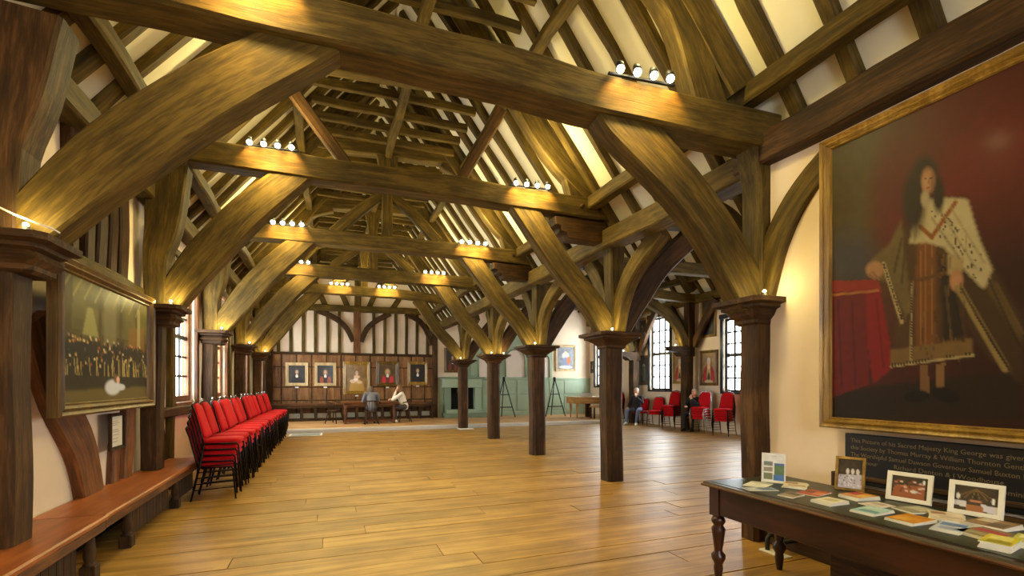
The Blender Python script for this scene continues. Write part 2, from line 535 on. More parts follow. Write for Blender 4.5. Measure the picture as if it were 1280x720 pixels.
wall_back = struct(bw.build('wall_back', 'plaster_warm'))
gab2 = [(4.14, -0.2), (XRW+0.2, -0.2), (XRW+0.2, 4.4), (RID2[0], RID2[1]+0.2), (4.14, 3.9)]
wall_gr = struct(MB().prism(gab2, YE, YE+0.2).build('wall_end_aisle', 'plaster_warm'))

# plaster roof slopes
def slope(name, xa, za, xb, zb, up=0.13, th=0.1):
    p = [(xa, za+up), (xb, zb+up), (xb, zb+up+th), (xa, za+up+th)]
    return struct(MB().prism(p, YB-0.2, YE+0.2).build(name, 'plaster'))
ceil_l = slope('ceiling', -2.36, zL(-2.36), RIDGE[0], RIDGE[1])
ceil_r = slope('ceiling', 4.16, zR(4.16), RIDGE[0], RIDGE[1])
ceil_2l = slope('ceiling', 4.16, z2L(4.16), RID2[0], RID2[1])
ceil_2r = slope('ceiling', 11.6, z2R(11.6), RID2[0], RID2[1])
for o, l in ((ceil_l, 'plastered roof slope over the wall bench side of the nave'), (ceil_r, 'plastered roof slope over the arcade side of the nave'),
             (ceil_2l, 'plastered aisle roof slope next to the arcade'), (ceil_2r, 'plastered aisle roof slope above the tall windows')):
    o['label'] = l

# common rafters, one object each
rr = random.Random(21)
def rafter(parent, xa, za, xb, zb, y, w=0.13, t=0.13, n=8, wob=0.012):
    tx, tz = xb-xa, zb-za
    L = math.hypot(tx, tz); nx, nz = -tz/L, tx/L
    if nz < 0: nx, nz = -nx, -nz
    o = t/2-0.01
    pts = [(xa+nx*o, y, za+nz*o), ((xa+xb)/2+nx*o, y+rr.uniform(-0.03, 0.03), (za+zb)/2+nz*o), (xb+nx*o, y+rr.uniform(-0.02, 0.02), zb+nz*o)]
    MB().sweep(pts, t, w*rr.uniform(0.85, 1.2), (0, 1, 0), 0.02, wob, n).build('rafter', 'oak', parent, fix=False)
TY = [3.55, 6.51, 9.45, 12.65, 15.75]
y = 1.15
while y < YE-0.2:
    ys = y+rr.uniform(-0.03, 0.03)
    rafter(ceil_r, 4.14, zR(4.14), RIDGE[0]+0.02, zR(RIDGE[0]+0.02)-0.02, ys)
    yl = y+0.3+rr.uniform(-0.03, 0.03)
    if yl < YE-0.1: rafter(ceil_l, -2.12, zL(-2.12), RIDGE[0]-0.02, zL(RIDGE[0]-0.02)-0.02, yl)
    # collar tying each pair of common rafters
    if y > 3.6:
        zc = 6.12
        MB().sweep([(RIDGE[0]-(RIDGE[1]-zc)/ML+0.05, ys+0.08, zc), (RIDGE[0]+(RIDGE[1]-zc)/MR-0.05, ys+0.08, zc+rr.uniform(-0.03, 0.03))], 0.13, 0.09, (0, 1, 0), 0.012, 0.008, 5).build('collar', 'oak', ceil_r, fix=False)
    y += 0.515
y = 4.1
while y < YE-0.2:
    rafter(ceil_2r, 11.36, z2R(11.36), RID2[0]+0.03, RID2[1]-0.02, y+rr.uniform(-0.03, 0.03), n=6)
    rafter(ceil_2l, 4.2, z2L(4.2), RID2[0]-0.03, RID2[1]-0.02, y+rr.uniform(-0.03, 0.03), n=6)
    y += 0.56

# long timbers of the roof
def longbeam(name, parent, x, z, w, t, ya, yb, wob=0.012, mat='oak', n=16):
    return MB().sweep([(x, ya, z), (x, (ya+yb)/2, z), (x, yb, z)], w, t, (0, 0, 1), 0.02, wob, n).build(name, mat, parent, fix=False)
longbeam('arcade_plate', ceil_r, 4.1, 3.73, 0.3, 0.28, 0.4, YE, mat='oak')
longbeam('wall_plate', ceil_l, -2.03, 3.84, 0.22, 0.24, 0.4, YE)
MB().sweep([(3.9, 0.4, 3.72), (3.92, 3.75, 3.72)], 0.26, 0.3, (0, 0, 1), 0.02, 0.008, 10).build('arcade_plate', 'oak_dark', ceil_r, fix=False)
yy = [YB+3.4]+TY+[YE]
for i in range(len(yy)-1):
    a, b_ = yy[i], yy[i+1]
    longbeam('purlin', ceil_r, 3.74, zR(3.74)-0.09, 0.17, 0.19, a-0.05, b_+0.05, 0.01, n=8)
    longbeam('purlin', ceil_r, 2.55, zR(2.55)-0.07, 0.14, 0.14, a-0.05, b_+0.05, 0.012, n=8)
    longbeam('purlin', ceil_l, -1.7, zL(-1.7)-0.09, 0.16, 0.18, a+0.4, min(b_+0.55, YE), 0.01, n=8)
    longbeam('purlin', ceil_l, -0.45, zL(-0.45)-0.07, 0.14, 0.14, a+0.4, min(b_+0.55, YE), 0.012, n=8)
longbeam('collar_purlin', ceil_r, 1.1, 5.97, 0.13, 0.15, 4.5, YE, 0.014, n=24)
longbeam('wall_plate', ceil_2r, 11.3, 4.28, 0.2, 0.26, 3.4, YE)
longbeam('purlin', ceil_2r, 10.85, z2R(10.85)-0.1, 0.18, 0.2, 3.4, YE, n=20)
longbeam('purlin', ceil_2l, 4.75, z2L(4.75)-0.1, 0.18, 0.2, 3.4, YE, n=20)

# ================================================================ TRUSSES (things)
class TR: pass
trs = []
for i, (yR, zb, zt, xl, xr, camber) in enumerate([
        (3.55, 3.72, 4.04, -1.86, 3.86, 0.0), (6.51, 4.0, 4.3, -1.9, 4.12, 0.02), (9.45, 4.0, 4.28, -1.92, 4.14, 0.02),
        (12.65, 4.05, 4.35, -1.95, 4.22, 0.04), (15.75, 4.08, 4.36, -1.98, 4.22, 0.16)]):
    t = TR(); t.yR, t.zb, t.zt, t.xl, t.xr, t.cam = yR, zb, zt, xl, xr, camber
    t.yL = yR+0.52
    trs.append(t)
def ty(t, x): return t.yR+(t.yL-t.yR)*(t.xr-x)/(t.xr-t.xl)
def tp(t, x, z): return (x, ty(t, x), z)
tlab = ['massive straight oak tie beam truss directly above the full-length robed portrait',
        'oak roof truss with raking struts, second from the robed portrait',
        'oak roof truss with crown post, third from the robed portrait',
        'oak roof truss with crown post, next to the cambered one',
        'oak roof truss with cambered tie beam above the dais edge']
for i, t in enumerate(trs):
    root = thing('roof_truss', tlab[i], 'roof truss', tp(t, (t.xl+t.xr)/2, t.zb), 0, 'trusses of the nave roof')
    zc = (t.zb+t.zt)/2; h = t.zt-t.zb
    nrm = (Vector(tp(t, t.xl, 0))-Vector(tp(t, t.xr, 0))).cross(Vector((0, 0, 1))).normalized()
    dl = [0.36, 0.2, 0.13, 0.1, 0.1][i]
    th = 0.34 if i == 0 else 0.27
    MB().sweep([tp(t, t.xl-0.2, zc+dl), tp(t, t.xl+1.6, zc+dl*0.75+t.cam*0.8), tp(t, 1.1, zc+dl/2+t.cam), tp(t, t.xr-1.6, zc+dl*0.25+t.cam*0.7), tp(t, t.xr+0.14, zc)],
               h, th, nrm, 0.022, 0.008, 24).build('tie_beam', 'oak', root, fix=False)
    # principal rafters
    def prin(side):
        z = zR if side > 0 else zL
        x0 = t.xr-0.2 if side > 0 else t.xl+0.12
        pts = [(x0, 0.02), (x0-side*0.75, 0), (RIDGE[0]+side*1.2, 0), (RIDGE[0]+side*0.25, 0)]
        P = [tp(t, x, max(z(x)-0.16, t.zt-0.06)+d) for x, d in pts]
        MB().sweep(P, [0.34, 0.3, 0.26, 0.2], 0.24, nrm, 0.02, 0.01, 14).build('principal_rafter', 'oak', root, fix=False)
        # arch brace from the tie end to the collar
        e = t.xr if side > 0 else t.xl
        if side > 0: A = [(e-0.52, t.zt-0.04), (e-0.86, t.zt+0.78), (e-1.42, t.zt+1.36), (e-2.0, 5.92)]
        else: A = [(e+0.52, t.zt+0.04), (e+0.95, t.zt+0.8), (e+1.5, t.zt+1.36), (e+2.05, 5.92)]
        if side > 0 or i >= 2: MB().sweep([tp(t, x, z_) for x, z_ in A], [0.36, 0.28, 0.26, 0.22], 0.2, nrm, 0.02, 0.008, 14).build('arch_brace', 'oak', root, fix=False)
    prin(1); prin(-1)
    zcol = 6.02
    xa, xb = RIDGE[0]-(RIDGE[1]-zcol)/ML+0.12, RIDGE[0]+(RIDGE[1]-zcol)/MR-0.12
    MB().sweep([tp(t, xa, zcol), tp(t, 1.1, zcol+0.05), tp(t, xb, zcol)], [0.26, 0.3, 0.26], 0.22, nrm, 0.02, 0.01, 10).build('collar_beam', 'oak', root, fix=False)
    if i == 1:
        MB().sweep([tp(t, xa-0.15, zcol-0.34), tp(t, xb+0.15, zcol-0.34)], 0.1, 0.16, nrm, 0.015, 0.006, 6).build('collar_rail', 'oak', root, fix=False)
        for xq, z0, xw, z1 in ((0.32, t.zt+0.0, -0.52, 5.42), (1.72, t.zt, 2.36, 5.5)):
            MB().sweep([tp(t, xq, z0), tp(t, xw, z1)], 0.15, 0.13, nrm, 0.015, 0.006, 6).build('raking_strut', 'oak_dark', root, fix=False)
    if i >= 2:
        MB().sweep([tp(t, 1.08, t.zt+0.02+t.cam), tp(t, 1.08, 5.2), tp(t, 1.08, 5.55), tp(t, 1.08, 5.92)], [0.22, 0.2, 0.26, 0.42], 0.2, nrm, 0.02, 0.006, 12).build('crown_post', 'oak', root, fix=False)
        for s in (-1, 1):
            MB().sweep([tp(t, 1.08+s*0.08, 5.2), tp(t, 1.08+s*0.42, 4.92), tp(t, 1.08+s*0.98, t.zt+0.06+t.cam)], [0.16, 0.2, 0.2], 0.14, nrm, 0.015, 0.006, 10).build('raking_brace', 'oak', root, fix=False)
    if i in (1, 2):
        # moulded bolster under the tie where it meets the post
        z0, z1 = t.zb-0.32, t.zb-0.01
        x1 = t.xr-0.1
        x0 = t.xr-0.98
        pr = [(x1, z0), (x0+0.24, z0), (x0+0.2, z0+0.08), (x0+0.12, z0+0.1), (x0+0.1, z0+0.17), (x0+0.02, z0+0.19), (x0, z1), (x1, z1)]
        b = MB(); b.prism(pr, ty(t, x0)-0.13, ty(t, x0)+0.13, 'XZ', 0)
        b.build('bolster', 'oak_dark', root, bevel=0.01)
    if i in (1, 2, 3):
        for (dx, dz) in ((-0.55, 0.02), (-0.25, -0.02)):
            M = Matrix.Translation(Vector(tp(t, t.xr+dx, zc+dz))-nrm*0) @ Matrix.Rotation(math.pi/2, 4, 'X')
            MB().lathe([(0.035, 0), (0.035, th/2+0.02), (0.02, th/2+0.028)], 0, 0, 0, 8, M).build('peg', 'oak_dark', root)
    t.root = root; t.nrm = nrm

# aisle trusses (the other nave)
alab = ['oak aisle truss springing from the post nearest the robed portrait side wall', 'oak aisle truss behind the thickest freestanding post',
        'oak aisle truss behind the third post from the portrait', 'oak aisle truss beside the wall post with two seated visitors', 'oak aisle truss above the dais edge']
for i, t in enumerate(trs):
    if i == 0: continue
    root = thing('roof_truss', alab[i], 'roof truss', (7.75, t.yR, t.zb), 0, 'trusses of the aisle roof')
    zc = (t.zb+t.zt)/2
    MB().sweep([(t.xr+0.16, t.yR, zc-0.02), (7.75, t.yR, zc+0.14), (11.38, t.yR+0.1, zc+0.1)], 0.28, 0.25, (0, 1, 0), 0.02, 0.01, 14).build('tie_beam', 'oak', root, fix=False)
    for s, z in ((-1, z2L), (1, z2R)):
        x0 = 4.5 if s < 0 else 11.1
        MB().sweep([(x0, t.yR, z(x0)-0.14), (RID2[0]+s*0.2, t.yR, z(RID2[0]+s*0.2)-0.14)], 0.26, 0.22, (0, 1, 0), 0.02, 0.012, 10).build('principal_rafter', 'oak', root, fix=False)
    MB().sweep([(5.9, t.yR, 6.3), (9.6, t.yR, 6.3)], 0.25, 0.2, (0, 1, 0), 0.02, 0.01, 8).build('collar_beam', 'oak', root, fix=False)

# ================================================================ POSTS (things)
def capital(root, cx, cy, z1, w, mat='oak_dark', h=0.24, sh=0.3):
    """square moulded capital: abacus, cavetto, necking"""
    pr = [(sh*0.5+0.005, -h), (sh*0.5+0.03, -h+0.02), (sh*0.5+0.03, -h+0.05), (sh*0.5+0.07, -h+0.09), (w*0.5-0.1, -0.1), (w*0.5-0.06, -0.085), (w*0.5-0.06, -0.06), (w*0.5, -0.045), (w*0.5, 0)]
    b = MB(); vs = []; fs = []
    for (r, z) in pr:
        for sx, sy in ((-1, -1), (1, -1), (1, 1), (-1, 1)):
            c = min(0.05, r*0.2)
            if sx*sy > 0: vs += [(cx+sx*r, cy+sy*(r-c), z1+z), (cx+sx*(r-c), cy+sy*r, z1+z)]
            else: vs += [(cx+sx*(r-c), cy+sy*r, z1+z), (cx+sx*r, cy+sy*(r-c), z1+z)]
    k = len(pr)
    for i in range(k-1):
        for j in range(8):
            fs.append((i*8+j, i*8+(j+1) % 8, (i+1)*8+(j+1) % 8, (i+1)*8+j))
    fs.append(tuple(range(7, -1, -1))); fs.append(tuple(range((k-1)*8, k*8)))
    b.add(vs, fs, [(v[2], v[1], v[0]) for v in vs])
    return b.build('capital', mat, root)

def uplight(x, y, z, label, aim, group, e=None):
    r = thing('uplight', label, 'lamp', (x, y, z), 0, group)
    ub = MB().lathe([(0.03, 0), (0.032, 0.012), (0.022, 0.018), (0.022, 0.035)], x, y, z, 10).build('base', 'iron', r)
    MB().ball((x, y, z+0.045), 0.016, seg=10, rings=6).build('bulb', 'bulb', ub)
    point_light('uplight_glow', (x+aim[0], y+aim[1], z+0.07), e or UP_W, LAMP, 0.03, r)
    return r

plab = ['weathered oak arcade post at the end of the plaster wall behind the display table',
        'freestanding oak arcade post, first one beyond the display table end',
        'freestanding oak arcade post, second beyond the display table end',
        'freestanding oak arcade post, third beyond the display table end',
        'freestanding oak arcade post with a white footing at the dais edge']
for i, t in enumerate(trs):
    x, y = [(3.88, 3.55), (4.14, 6.51), (4.16, 9.45), (4.27, 12.65), (4.23, 15.73)][i]
    zc = 2.3 if i != 1 else 2.28
    sh = 0.21 if i == 0 else [0, 0.29, 0.3, 0.3, 0.3][i]
    root = thing('arcade_post', plab[i], 'post', (x, y, 0), 0, 'posts of the arcade')
    MB().sweep([(x, y, 0), (x-0.01, y, 1.1), (x-0.015, y, zc-0.2)], [sh*0.98, sh, sh*1.02], sh, (0, 1, 0), sh*0.16, 0.006, 14).build('shaft', 'oak_dark', root, fix=False)
    capital(root, x-0.01, y, zc, 0.6 if i == 0 else 0.78, sh=sh)
    # upper post, swelling to a jowl below the tie
    MB().sweep([(x+0.03, y, zc-0.02), (x+0.03, y, 3.0), (x+0.05, y, t.zb-0.3), (x+0.05, y, t.zb+0.02)], [0.2, 0.2, 0.26, 0.4], 0.24, (0, 1, 0), 0.02, 0.006, 12).build('upper_post', 'oak', root, fix=False)
    ztop = t.zb
    # brace to the nave tie beam
    q = lambda X, Z: (X, y+(ty(t, X)-t.yR), Z)
    w1 = 0.4 if i == 0 else 0.34
    MB().sweep([q(x-0.06, zc-0.01), q(x-0.42, zc+0.52), q(x-0.86, zc+1.0), q(x-1.42, ztop+0.05), q(x-1.55, ztop+0.2)], [w1*0.92, w1, w1, w1*1.05, w1], 0.22, t.nrm, 0.02, 0.006, 14).build('brace', 'oak', root, fix=False)
    # brace into the aisle
    if i > 0:
        MB().sweep([(x+0.14, y, zc+0.05), (x+0.42, y, zc+0.5), (x+0.88, y, zc+1.1), (x+1.6, y, ztop+0.02)], [0.28, 0.32, 0.32, 0.34], 0.22, (0, 1, 0), 0.02, 0.006, 14).build('brace', 'oak_dark', root, fix=False)
    # braces along the arcade plate
    for s in (-1, 1):
        if i == 0 and s == 1:
            pass
        MB().sweep([(x+0.05, y+s*0.1, zc+0.05), (x+0.06, y+s*0.24, zc+0.55), (x+0.1, y+s*0.5, zc+0.95), (x+0.18, y+s*1.0, 3.63)], [0.2, 0.26, 0.26, 0.26], 0.18, (1, 0, 0), 0.018, 0.006, 14).build('brace', 'oak', root, fix=False)
    if i == 4:
        MB().box(x-0.2, x+0.28, y-0.32, y+0.1, 0, 0.03).build('footing', 'white_paint', root, bevel=0.008)
    g = 'uplights on the arcade capitals'
    uplight(x-0.16, y-0.26 if i else y-0.24, zc, 'small glowing uplight on the capital of the ' + ['portrait wall post', 'first freestanding post', 'second freestanding post', 'third freestanding post', 'dais edge post'][i], (-0.02, -0.06), g, UP_W*(0.4 if i == 0 else 1))
    if i in (0, 3):
        uplight(x+0.2, y-0.22, zc, 'second small uplight on the capital of the ' + ['portrait wall post', '', '', 'third freestanding post'][i], (0.02, -0.06), g, UP_W*(0.3 if i == 0 else 0.8))

# wall posts on the bench side
llab = ['dark jowled oak wall post standing at the near end of the crowd painting', 'oak wall post between the crowd painting and the first bench-side window',
        'dark oak wall post behind the stacked chairs, next to the first window', 'oak wall post behind the middle of the stacked chairs', 'oak wall post at the dais end of the stacked chairs']
for i, t in enumerate(trs):
    x, y = -1.97, t.yL
    zc = 2.44
    z0 = 0.47 if i < 2 else 0.0
    root = thing('wall_post', llab[i], 'post', (x, y, z0), 0, 'posts of the bench side wall')
    MB().sweep([(x-0.02, y, z0), (x-0.01, y, 1.3), (x, y, zc-0.18)], [0.26, 0.25, 0.25] if i == 0 else [0.2, 0.2, 0.2], 0.26 if i == 0 else 0.22, (0, 1, 0), 0.03, 0.006, 12).build('shaft', 'oak_dark', root, fix=False)
    capital(root, x+0.06, y, zc, 0.56, sh=0.28)
    MB().sweep([(x+0.04, y, zc-0.02), (x+0.04, y, 3.0), (x+0.1, y, 3.4), (x+0.14, y, t.zb+0.16)], [0.22, 0.24, 0.34, 0.46], 0.26, (0, 1, 0), 0.02, 0.006, 12).build('jowl', 'oak_dark' if i == 0 else 'oak', root, fix=False)
    q = lambda X, Z: tp(t, X, Z)
    xe = -0.08 if i == 0 else -0.42
    ze = t.zb+[0.34, 0.2, 0.16, 0.14, 0.16][i]
    x0_, z0_ = x+0.14, zc+0.02
    MB().sweep([q(x0_, z0_), q(x0_+(xe-x0_)*0.3, z0_+(ze-z0_)*0.37), q(x0_+(xe-x0_)*0.63, z0_+(ze-z0_)*0.7), q(xe, ze), q(xe+0.2, ze+0.16)], [0.3, 0.42, 0.4, 0.36, 0.3], 0.22, t.nrm, 0.02, 0.006, 14).build('brace', 'oak', root, fix=False)
    for s in ((1,) if i else ()):
        MB().sweep([(x, y+s*0.12, zc+0.2), (x-0.01, y+s*0.4, zc+0.8), (x-0.02, y+s*0.95, 3.75)], 0.2, 0.14, (1, 0, 0), 0.015, 0.005, 10).build('wall_brace', 'oak', root, fix=False)
    uplight(x+0.22, y-0.2, zc, 'small glowing uplight on the bench-side capital ' + ['by the near end of the crowd painting', 'at the far end of the crowd painting', 'behind the first chair stacks', 'behind the middle chair stacks', 'behind the last chair stacks'][i], (0.0, -0.06), 'uplights on the wall capitals')

# wall posts on the aisle window wall
for i, (y, lab) in enumerate(((12.8, 'oak wall post between portraits of red robed sitters in the aisle'), (15.75, 'oak wall post beside the dark tall painting in the aisle'))):
    x = 11.0
    root = thing('wall_post', lab, 'post', (x, y, 0), 0, 'posts of the window wall')
    MB().sweep([(x, y, 0), (x, y, 2.5)], 0.3, 0.3, (0, 1, 0), 0.03, 0.006, 10).build('shaft', 'oak_dark', root, fix=False)
    b = MB()
    b.prism([(x-0.75, 2.72), (x-0.72, 2.58), (x-0.45, 2.52), (x-0.3, 2.4), (x+0.2, 2.4), (x+0.2, 2.72)], y-0.16, y+0.16, 'XZ', 0)
    b.build('bracket', 'oak_dark', root, bevel=0.012)
    MB().sweep([(x+0.1, y, 2.7), (x+0.1, y, 4.2)], 0.26, 0.26, (0, 1, 0), 0.02, 0.006, 8).build('upper_post', 'oak_dark', root, fix=False)
    MB().sweep([(x-0.1, y, 2.75), (x-0.35, y, 3.3), (x-0.8, y, 3.75), (x-1.6, y, 4.15)], 0.3, 0.2, (0, 1, 0), 0.02, 0.006, 12).build('brace', 'oak', root, fix=False)
    for s in (-1, 1):
        MB().sweep([(x+0.2, y+s*0.1, 2.75), (x+0.2, y+s*0.5, 3.4), (x+0.2, y+s*1.05, 4.15)], 0.24, 0.16, (1, 0, 0), 0.02, 0.006, 10).build('wall_brace', 'oak_dark', root, fix=False)
    uplight(x-0.5, y-0.05, 2.72, 'small glowing uplight on the aisle wall bracket ' + ('near the seated visitor in black' if i == 0 else 'beside the dark tall painting'), (-0.06, -0.04), 'uplights on the aisle brackets', UP_W*1.4)

# ================================================================ SPOT CLUSTERS on the tie beams
cl = [(0, -0.5), (0, 2.56), (1, -0.66), (1, 2.78), (2, -0.68), (2, 2.76), (3, -0.68), (3, 2.63), (4, 0.34), (4, 1.76)]
wh = ['the massive tie beam above the robed portrait', 'the truss with raking struts', 'the third truss from the robed portrait', 'the truss next to the cambered one', 'the cambered tie beam']
for (i, X) in cl:
    t = trs[i]
    u = (Vector(tp(t, X+1, 0))-Vector(tp(t, X, 0))).normalized()
    fw = Vector((u.y, -u.x, 0))                       # towards the camera end
    th = 0.34 if i == 0 else 0.27
    frac = (t.xr-X)/(t.xr-t.xl)
    zt = t.zt+[0.36, 0.2, 0.13, 0.1, 0.1][i]*frac+t.cam*(0.95 if i == 4 else 0.6)+0.01
    base = Vector(tp(t, X, zt))
    side = 'bench-side' if X < 1.1 else 'arcade-side'
    r = thing('spotlight_bar', side+' bar of four small spotlights on '+wh[i], 'lamp', base, 0, 'spotlight bars on the tie beams')
    n4 = [(-0.24+0.16*k) for k in range(4)]
    c0 = base+fw*(th/2-0.03)
    MB().sweep([c0-u*0.32+Vector((0, 0, 0.012)), c0+u*0.32+Vector((0, 0, 0.012))], 0.03, 0.02, (0, 0, 1), 0.004).build('rail', 'iron', r)
    for k, d in enumerate(n4):
        p = c0+u*d+fw*0.05
        hd = MB()
        hd.tube([c0+u*d+Vector((0, 0, 0.02)), c0+u*d+Vector((0, 0, 0.09)), p+Vector((0, 0, 0.085))], 0.006, 6)
        hd.tube([p+Vector((0, 0, 0.1))-fw*0.02, p+Vector((0, 0, 0.07)), p+Vector((0, 0, 0.035))+fw*0.01], [0.02, 0.035, 0.04], 10)
        hh = hd.build('spot_head', 'iron', r)
        MB().ball(p+fw*0.015+Vector((0, 0, 0.022)), 0.034 if i < 2 else 0.04, seg=10, rings=6).build('bulb', 'bulb', hh)
    point_light('spot_glow', base+fw*(th/2+0.15)+Vector((0, 0, 0.32)), LAMP_W*(0.6 if i == 0 else 1.0), LAMP, 0.07, r)
    pl = base+fw*(th/2+0.2)+Vector((0, 0, 0.0))
    spot_light('spot_beam', pl, pl+Vector((0, 0, -1))+fw*0.25, SPOT_W*(0.6 if i == 0 else 1.0), LAMP, 0.05, math.radians(150), r, 0.8)
    # warm spill of the four heads on the beam face below them
    for d in n4:
        a = c0+u*d+fw*0.16+Vector((0, 0, -0.035))
        spot_light('spot_spill', a, a-fw*0.13+Vector((0, 0, -0.12)), 11.0, (1.0, 0.58, 0.14), 0.02, math.radians(95), r, 0.7)
# ================================================================ WALL TIMBERS AND WINDOWS
def piece(name, parent, mat, *args, **kw):
    return MB().sweep(*args, **kw).build(name, mat, parent, fix=False)
XS = XLW+0.03
# rail and studs beside / above the crowd painting
piece('rail', wall_left, 'oak', [(XS, 3.0, 2.57), (XS, 7.05, 2.57)], 0.18, 0.14, (0, 0, 1), wob=0.01, n=10)
piece('rail', wall_left, 'oak', [(XS, 7.3, 3.42), (XS, YE, 3.42)], 0.14, 0.12, (0, 0, 1), wob=0.006, n=20)
for ys, w in ((5.32, 0.14), (5.58, 0.17), (5.86, 0.2), (6.12, 0.17), (6.38, 0.22)):
    piece('stud', wall_left, 'oak_dark', [(XS, ys, 2.65), (XS+0.01, ys+0.02, 3.2), (XS, ys, 3.75)], w, 0.12, (1, 0, 0), wob=0.006, n=8)
piece('curved_brace', wall_left, 'oak_red', [(XS, 4.75, 2.0), (XS, 5.05, 1.45), (XS, 5.5, 0.95), (XS, 5.72, 0.42)], [0.36, 0.4, 0.42, 0.4], 0.1, (1, 0, 0), wob=0.006, n=14)
piece('stud', wall_left, 'oak_red', [(XS, 6.68, 1.6), (XS, 6.62, 1.0), (XS, 6.55, 0.42)], [0.24, 0.22, 0.2], 0.1, (1, 0, 0), wob=0.006, n=10)
piece('stud', wall_left, 'oak_red', [(XS, 6.3, 0.86), (XS, 6.24, 0.42)], 0.16, 0.08, (1, 0, 0), wob=0.006, n=6)
piece('curved_brace', wall_left, 'oak_dark', [(XS, 7.2, 1.9), (XS, 7.5, 1.2), (XS, 7.95, 0.42)], [0.2, 0.24, 0.24], 0.1, (1, 0, 0), wob=0.006, n=10)
for ys in (8.2, 10.35, 11.1, 12.55, 13.5, 14.0, 15.4, 16.6, 17.0, 18.8):
    piece('stud', wall_left, 'oak', [(XS, ys, 0.0), (XS, ys+0.03, 2.0), (XS, ys, 3.8)], 0.16, 0.1, (1, 0, 0), wob=0.006, n=10)
piece('sill_beam', wall_left, 'oak_dark', [(XS, 7.3, 1.1), (XS, YE, 1.1)], 0.14, 0.14, (0, 0, 1), wob=0.005, n=20)
# window wall of the aisle
XQ = XRW-0.03
for ys in (9.0, 10.3, 13.0, 16.6, 17.6):
    pass

def window_y(n, x, d, ya, yb, za, zb, nc, nr, fmat, label, bar=0.022, fw=0.09):
    """window in a wall along Y; d = +1 when the room lies towards +X"""
    xo = x-d*0.11                    # glazing line inside the wall thickness
    b = MB()
    for (a0, a1, b0, b1) in ((ya, ya+fw, za, zb), (yb-fw, yb, za, zb), (ya+fw, yb-fw, za, za+fw), (ya+fw, yb-fw, zb-fw, zb)):
        b.box(xo-0.05, xo+0.05, a0, a1, b0, b1)
    w = struct(b.build('window_%d' % n, fmat, bevel=0.006), label)
    MB().box(min(x-d*0.06, x+d*0.07), max(x-d*0.06, x+d*0.07), ya-0.06, yb+0.06, za-0.06, za).build('window_sill', fmat, w, bevel=0.008)
    b = MB(); b.box(min(x, x+d*0.05), max(x, x+d*0.05), ya-0.12, ya, za-0.06, zb+0.1); b.build('architrave', fmat, w, bevel=0.006)
    b = MB(); b.box(min(x, x+d*0.05), max(x, x+d*0.05), yb, yb+0.12, za-0.06, zb+0.1); b.build('architrave', fmat, w, bevel=0.006)
    b = MB(); b.box(min(x, x+d*0.07), max(x, x+d*0.07), ya-0.14, yb+0.14, zb, zb+0.14); b.build('lintel', fmat, w, bevel=0.008)
    y0, y1, z0, z1 = ya+fw, yb-fw, za+fw, zb-fw
    for c in range(1, nc):
        yc = y0+(y1-y0)*c/nc
        MB().box(xo-0.018, xo+0.018, yc-bar*0.75, yc+bar*0.75, z0, z1).build('glazing_bar', fmat if fmat != 'oak_red' else 'iron', w)
    for r in range(1, nr):
        zc = z0+(z1-z0)*r/nr
        k = 2.2 if r == nr//2 else 1.0
        MB().box(xo-0.02, xo+0.02, y0, y1, zc-bar/2*k, zc+bar/2*k).build('glazing_bar', fmat if fmat != 'oak_red' else 'iron', w)
    pw, ph = (y1-y0)/nc-bar, (z1-z0)/nr-bar
    me = MB().box(-0.003, 0.003, -pw/2, pw/2, -ph/2, ph/2).mesh('pane'); me.materials.append(MATS['window_glass'])
    for c in range(nc):
        for r in range(nr):
            o = bpy.data.objects.new('pane', me); COL.objects.link(o)
            o.location = (xo, y0+(y1-y0)*(c+0.5)/nc, z0+(z1-z0)*(r+0.5)/nr)
            setparent(o, w)
    # daylight portal: guides sampling of the sky, gives off no light itself
    l = bpy.data.lights.new('daylight_portal', 'AREA'); l.shape = 'RECTANGLE'
    l.size = zb-za; l.size_y = yb-ya; l.energy = 0.0
    l.cycles.is_portal = True
    po = bpy.data.objects.new('daylight_portal', l); COL.objects.link(po)
    po.location = (x-d*0.19, (ya+yb)/2, (za+zb)/2)
    po.rotation_euler = (0, -d*math.pi/2, 0)
    setparent(po, w)
    return w
wn = 1
for (ya, yb, za, zb), lb in zip(WL, ('oak framed casement beside the crowd painting post', 'bench-side window behind the stacked chairs', 'bench-side window behind the far chair stacks', 'bench-side window beside the end wall')):
    window_y(wn, XLW, 1, ya, yb, za, zb, 3, 6, 'oak_red', lb, 0.03); wn += 1
for (ya, yb, za, zb), lb in zip(WRW, ('unseen aisle window added for light, nearest the return wall', 'unseen aisle window added for light, between the return wall and the first post', 'unseen aisle window added for light, hidden behind the portrait wall', 'tall multi-pane aisle window behind the last chair stacks', 'tall multi-pane aisle window behind the single chairs', 'tall multi-pane aisle window beside the piano')):
    window_y(wn, XRW, -1, ya, yb, za, zb, 3, 6, 'black_paint', lb, 0.048, 0.07); wn += 1

wb = window_y(wn, YB, 1, -2.0, 0.2, 1.6, 3.3, 4, 4, 'oak_red', 'unseen mullioned window added for light in the gable wall opposite the dais', 0.05, 0.1)  # window behind the camera, added to bring daylight into the near bays
wb.rotation_euler = (0, 0, math.pi/2)
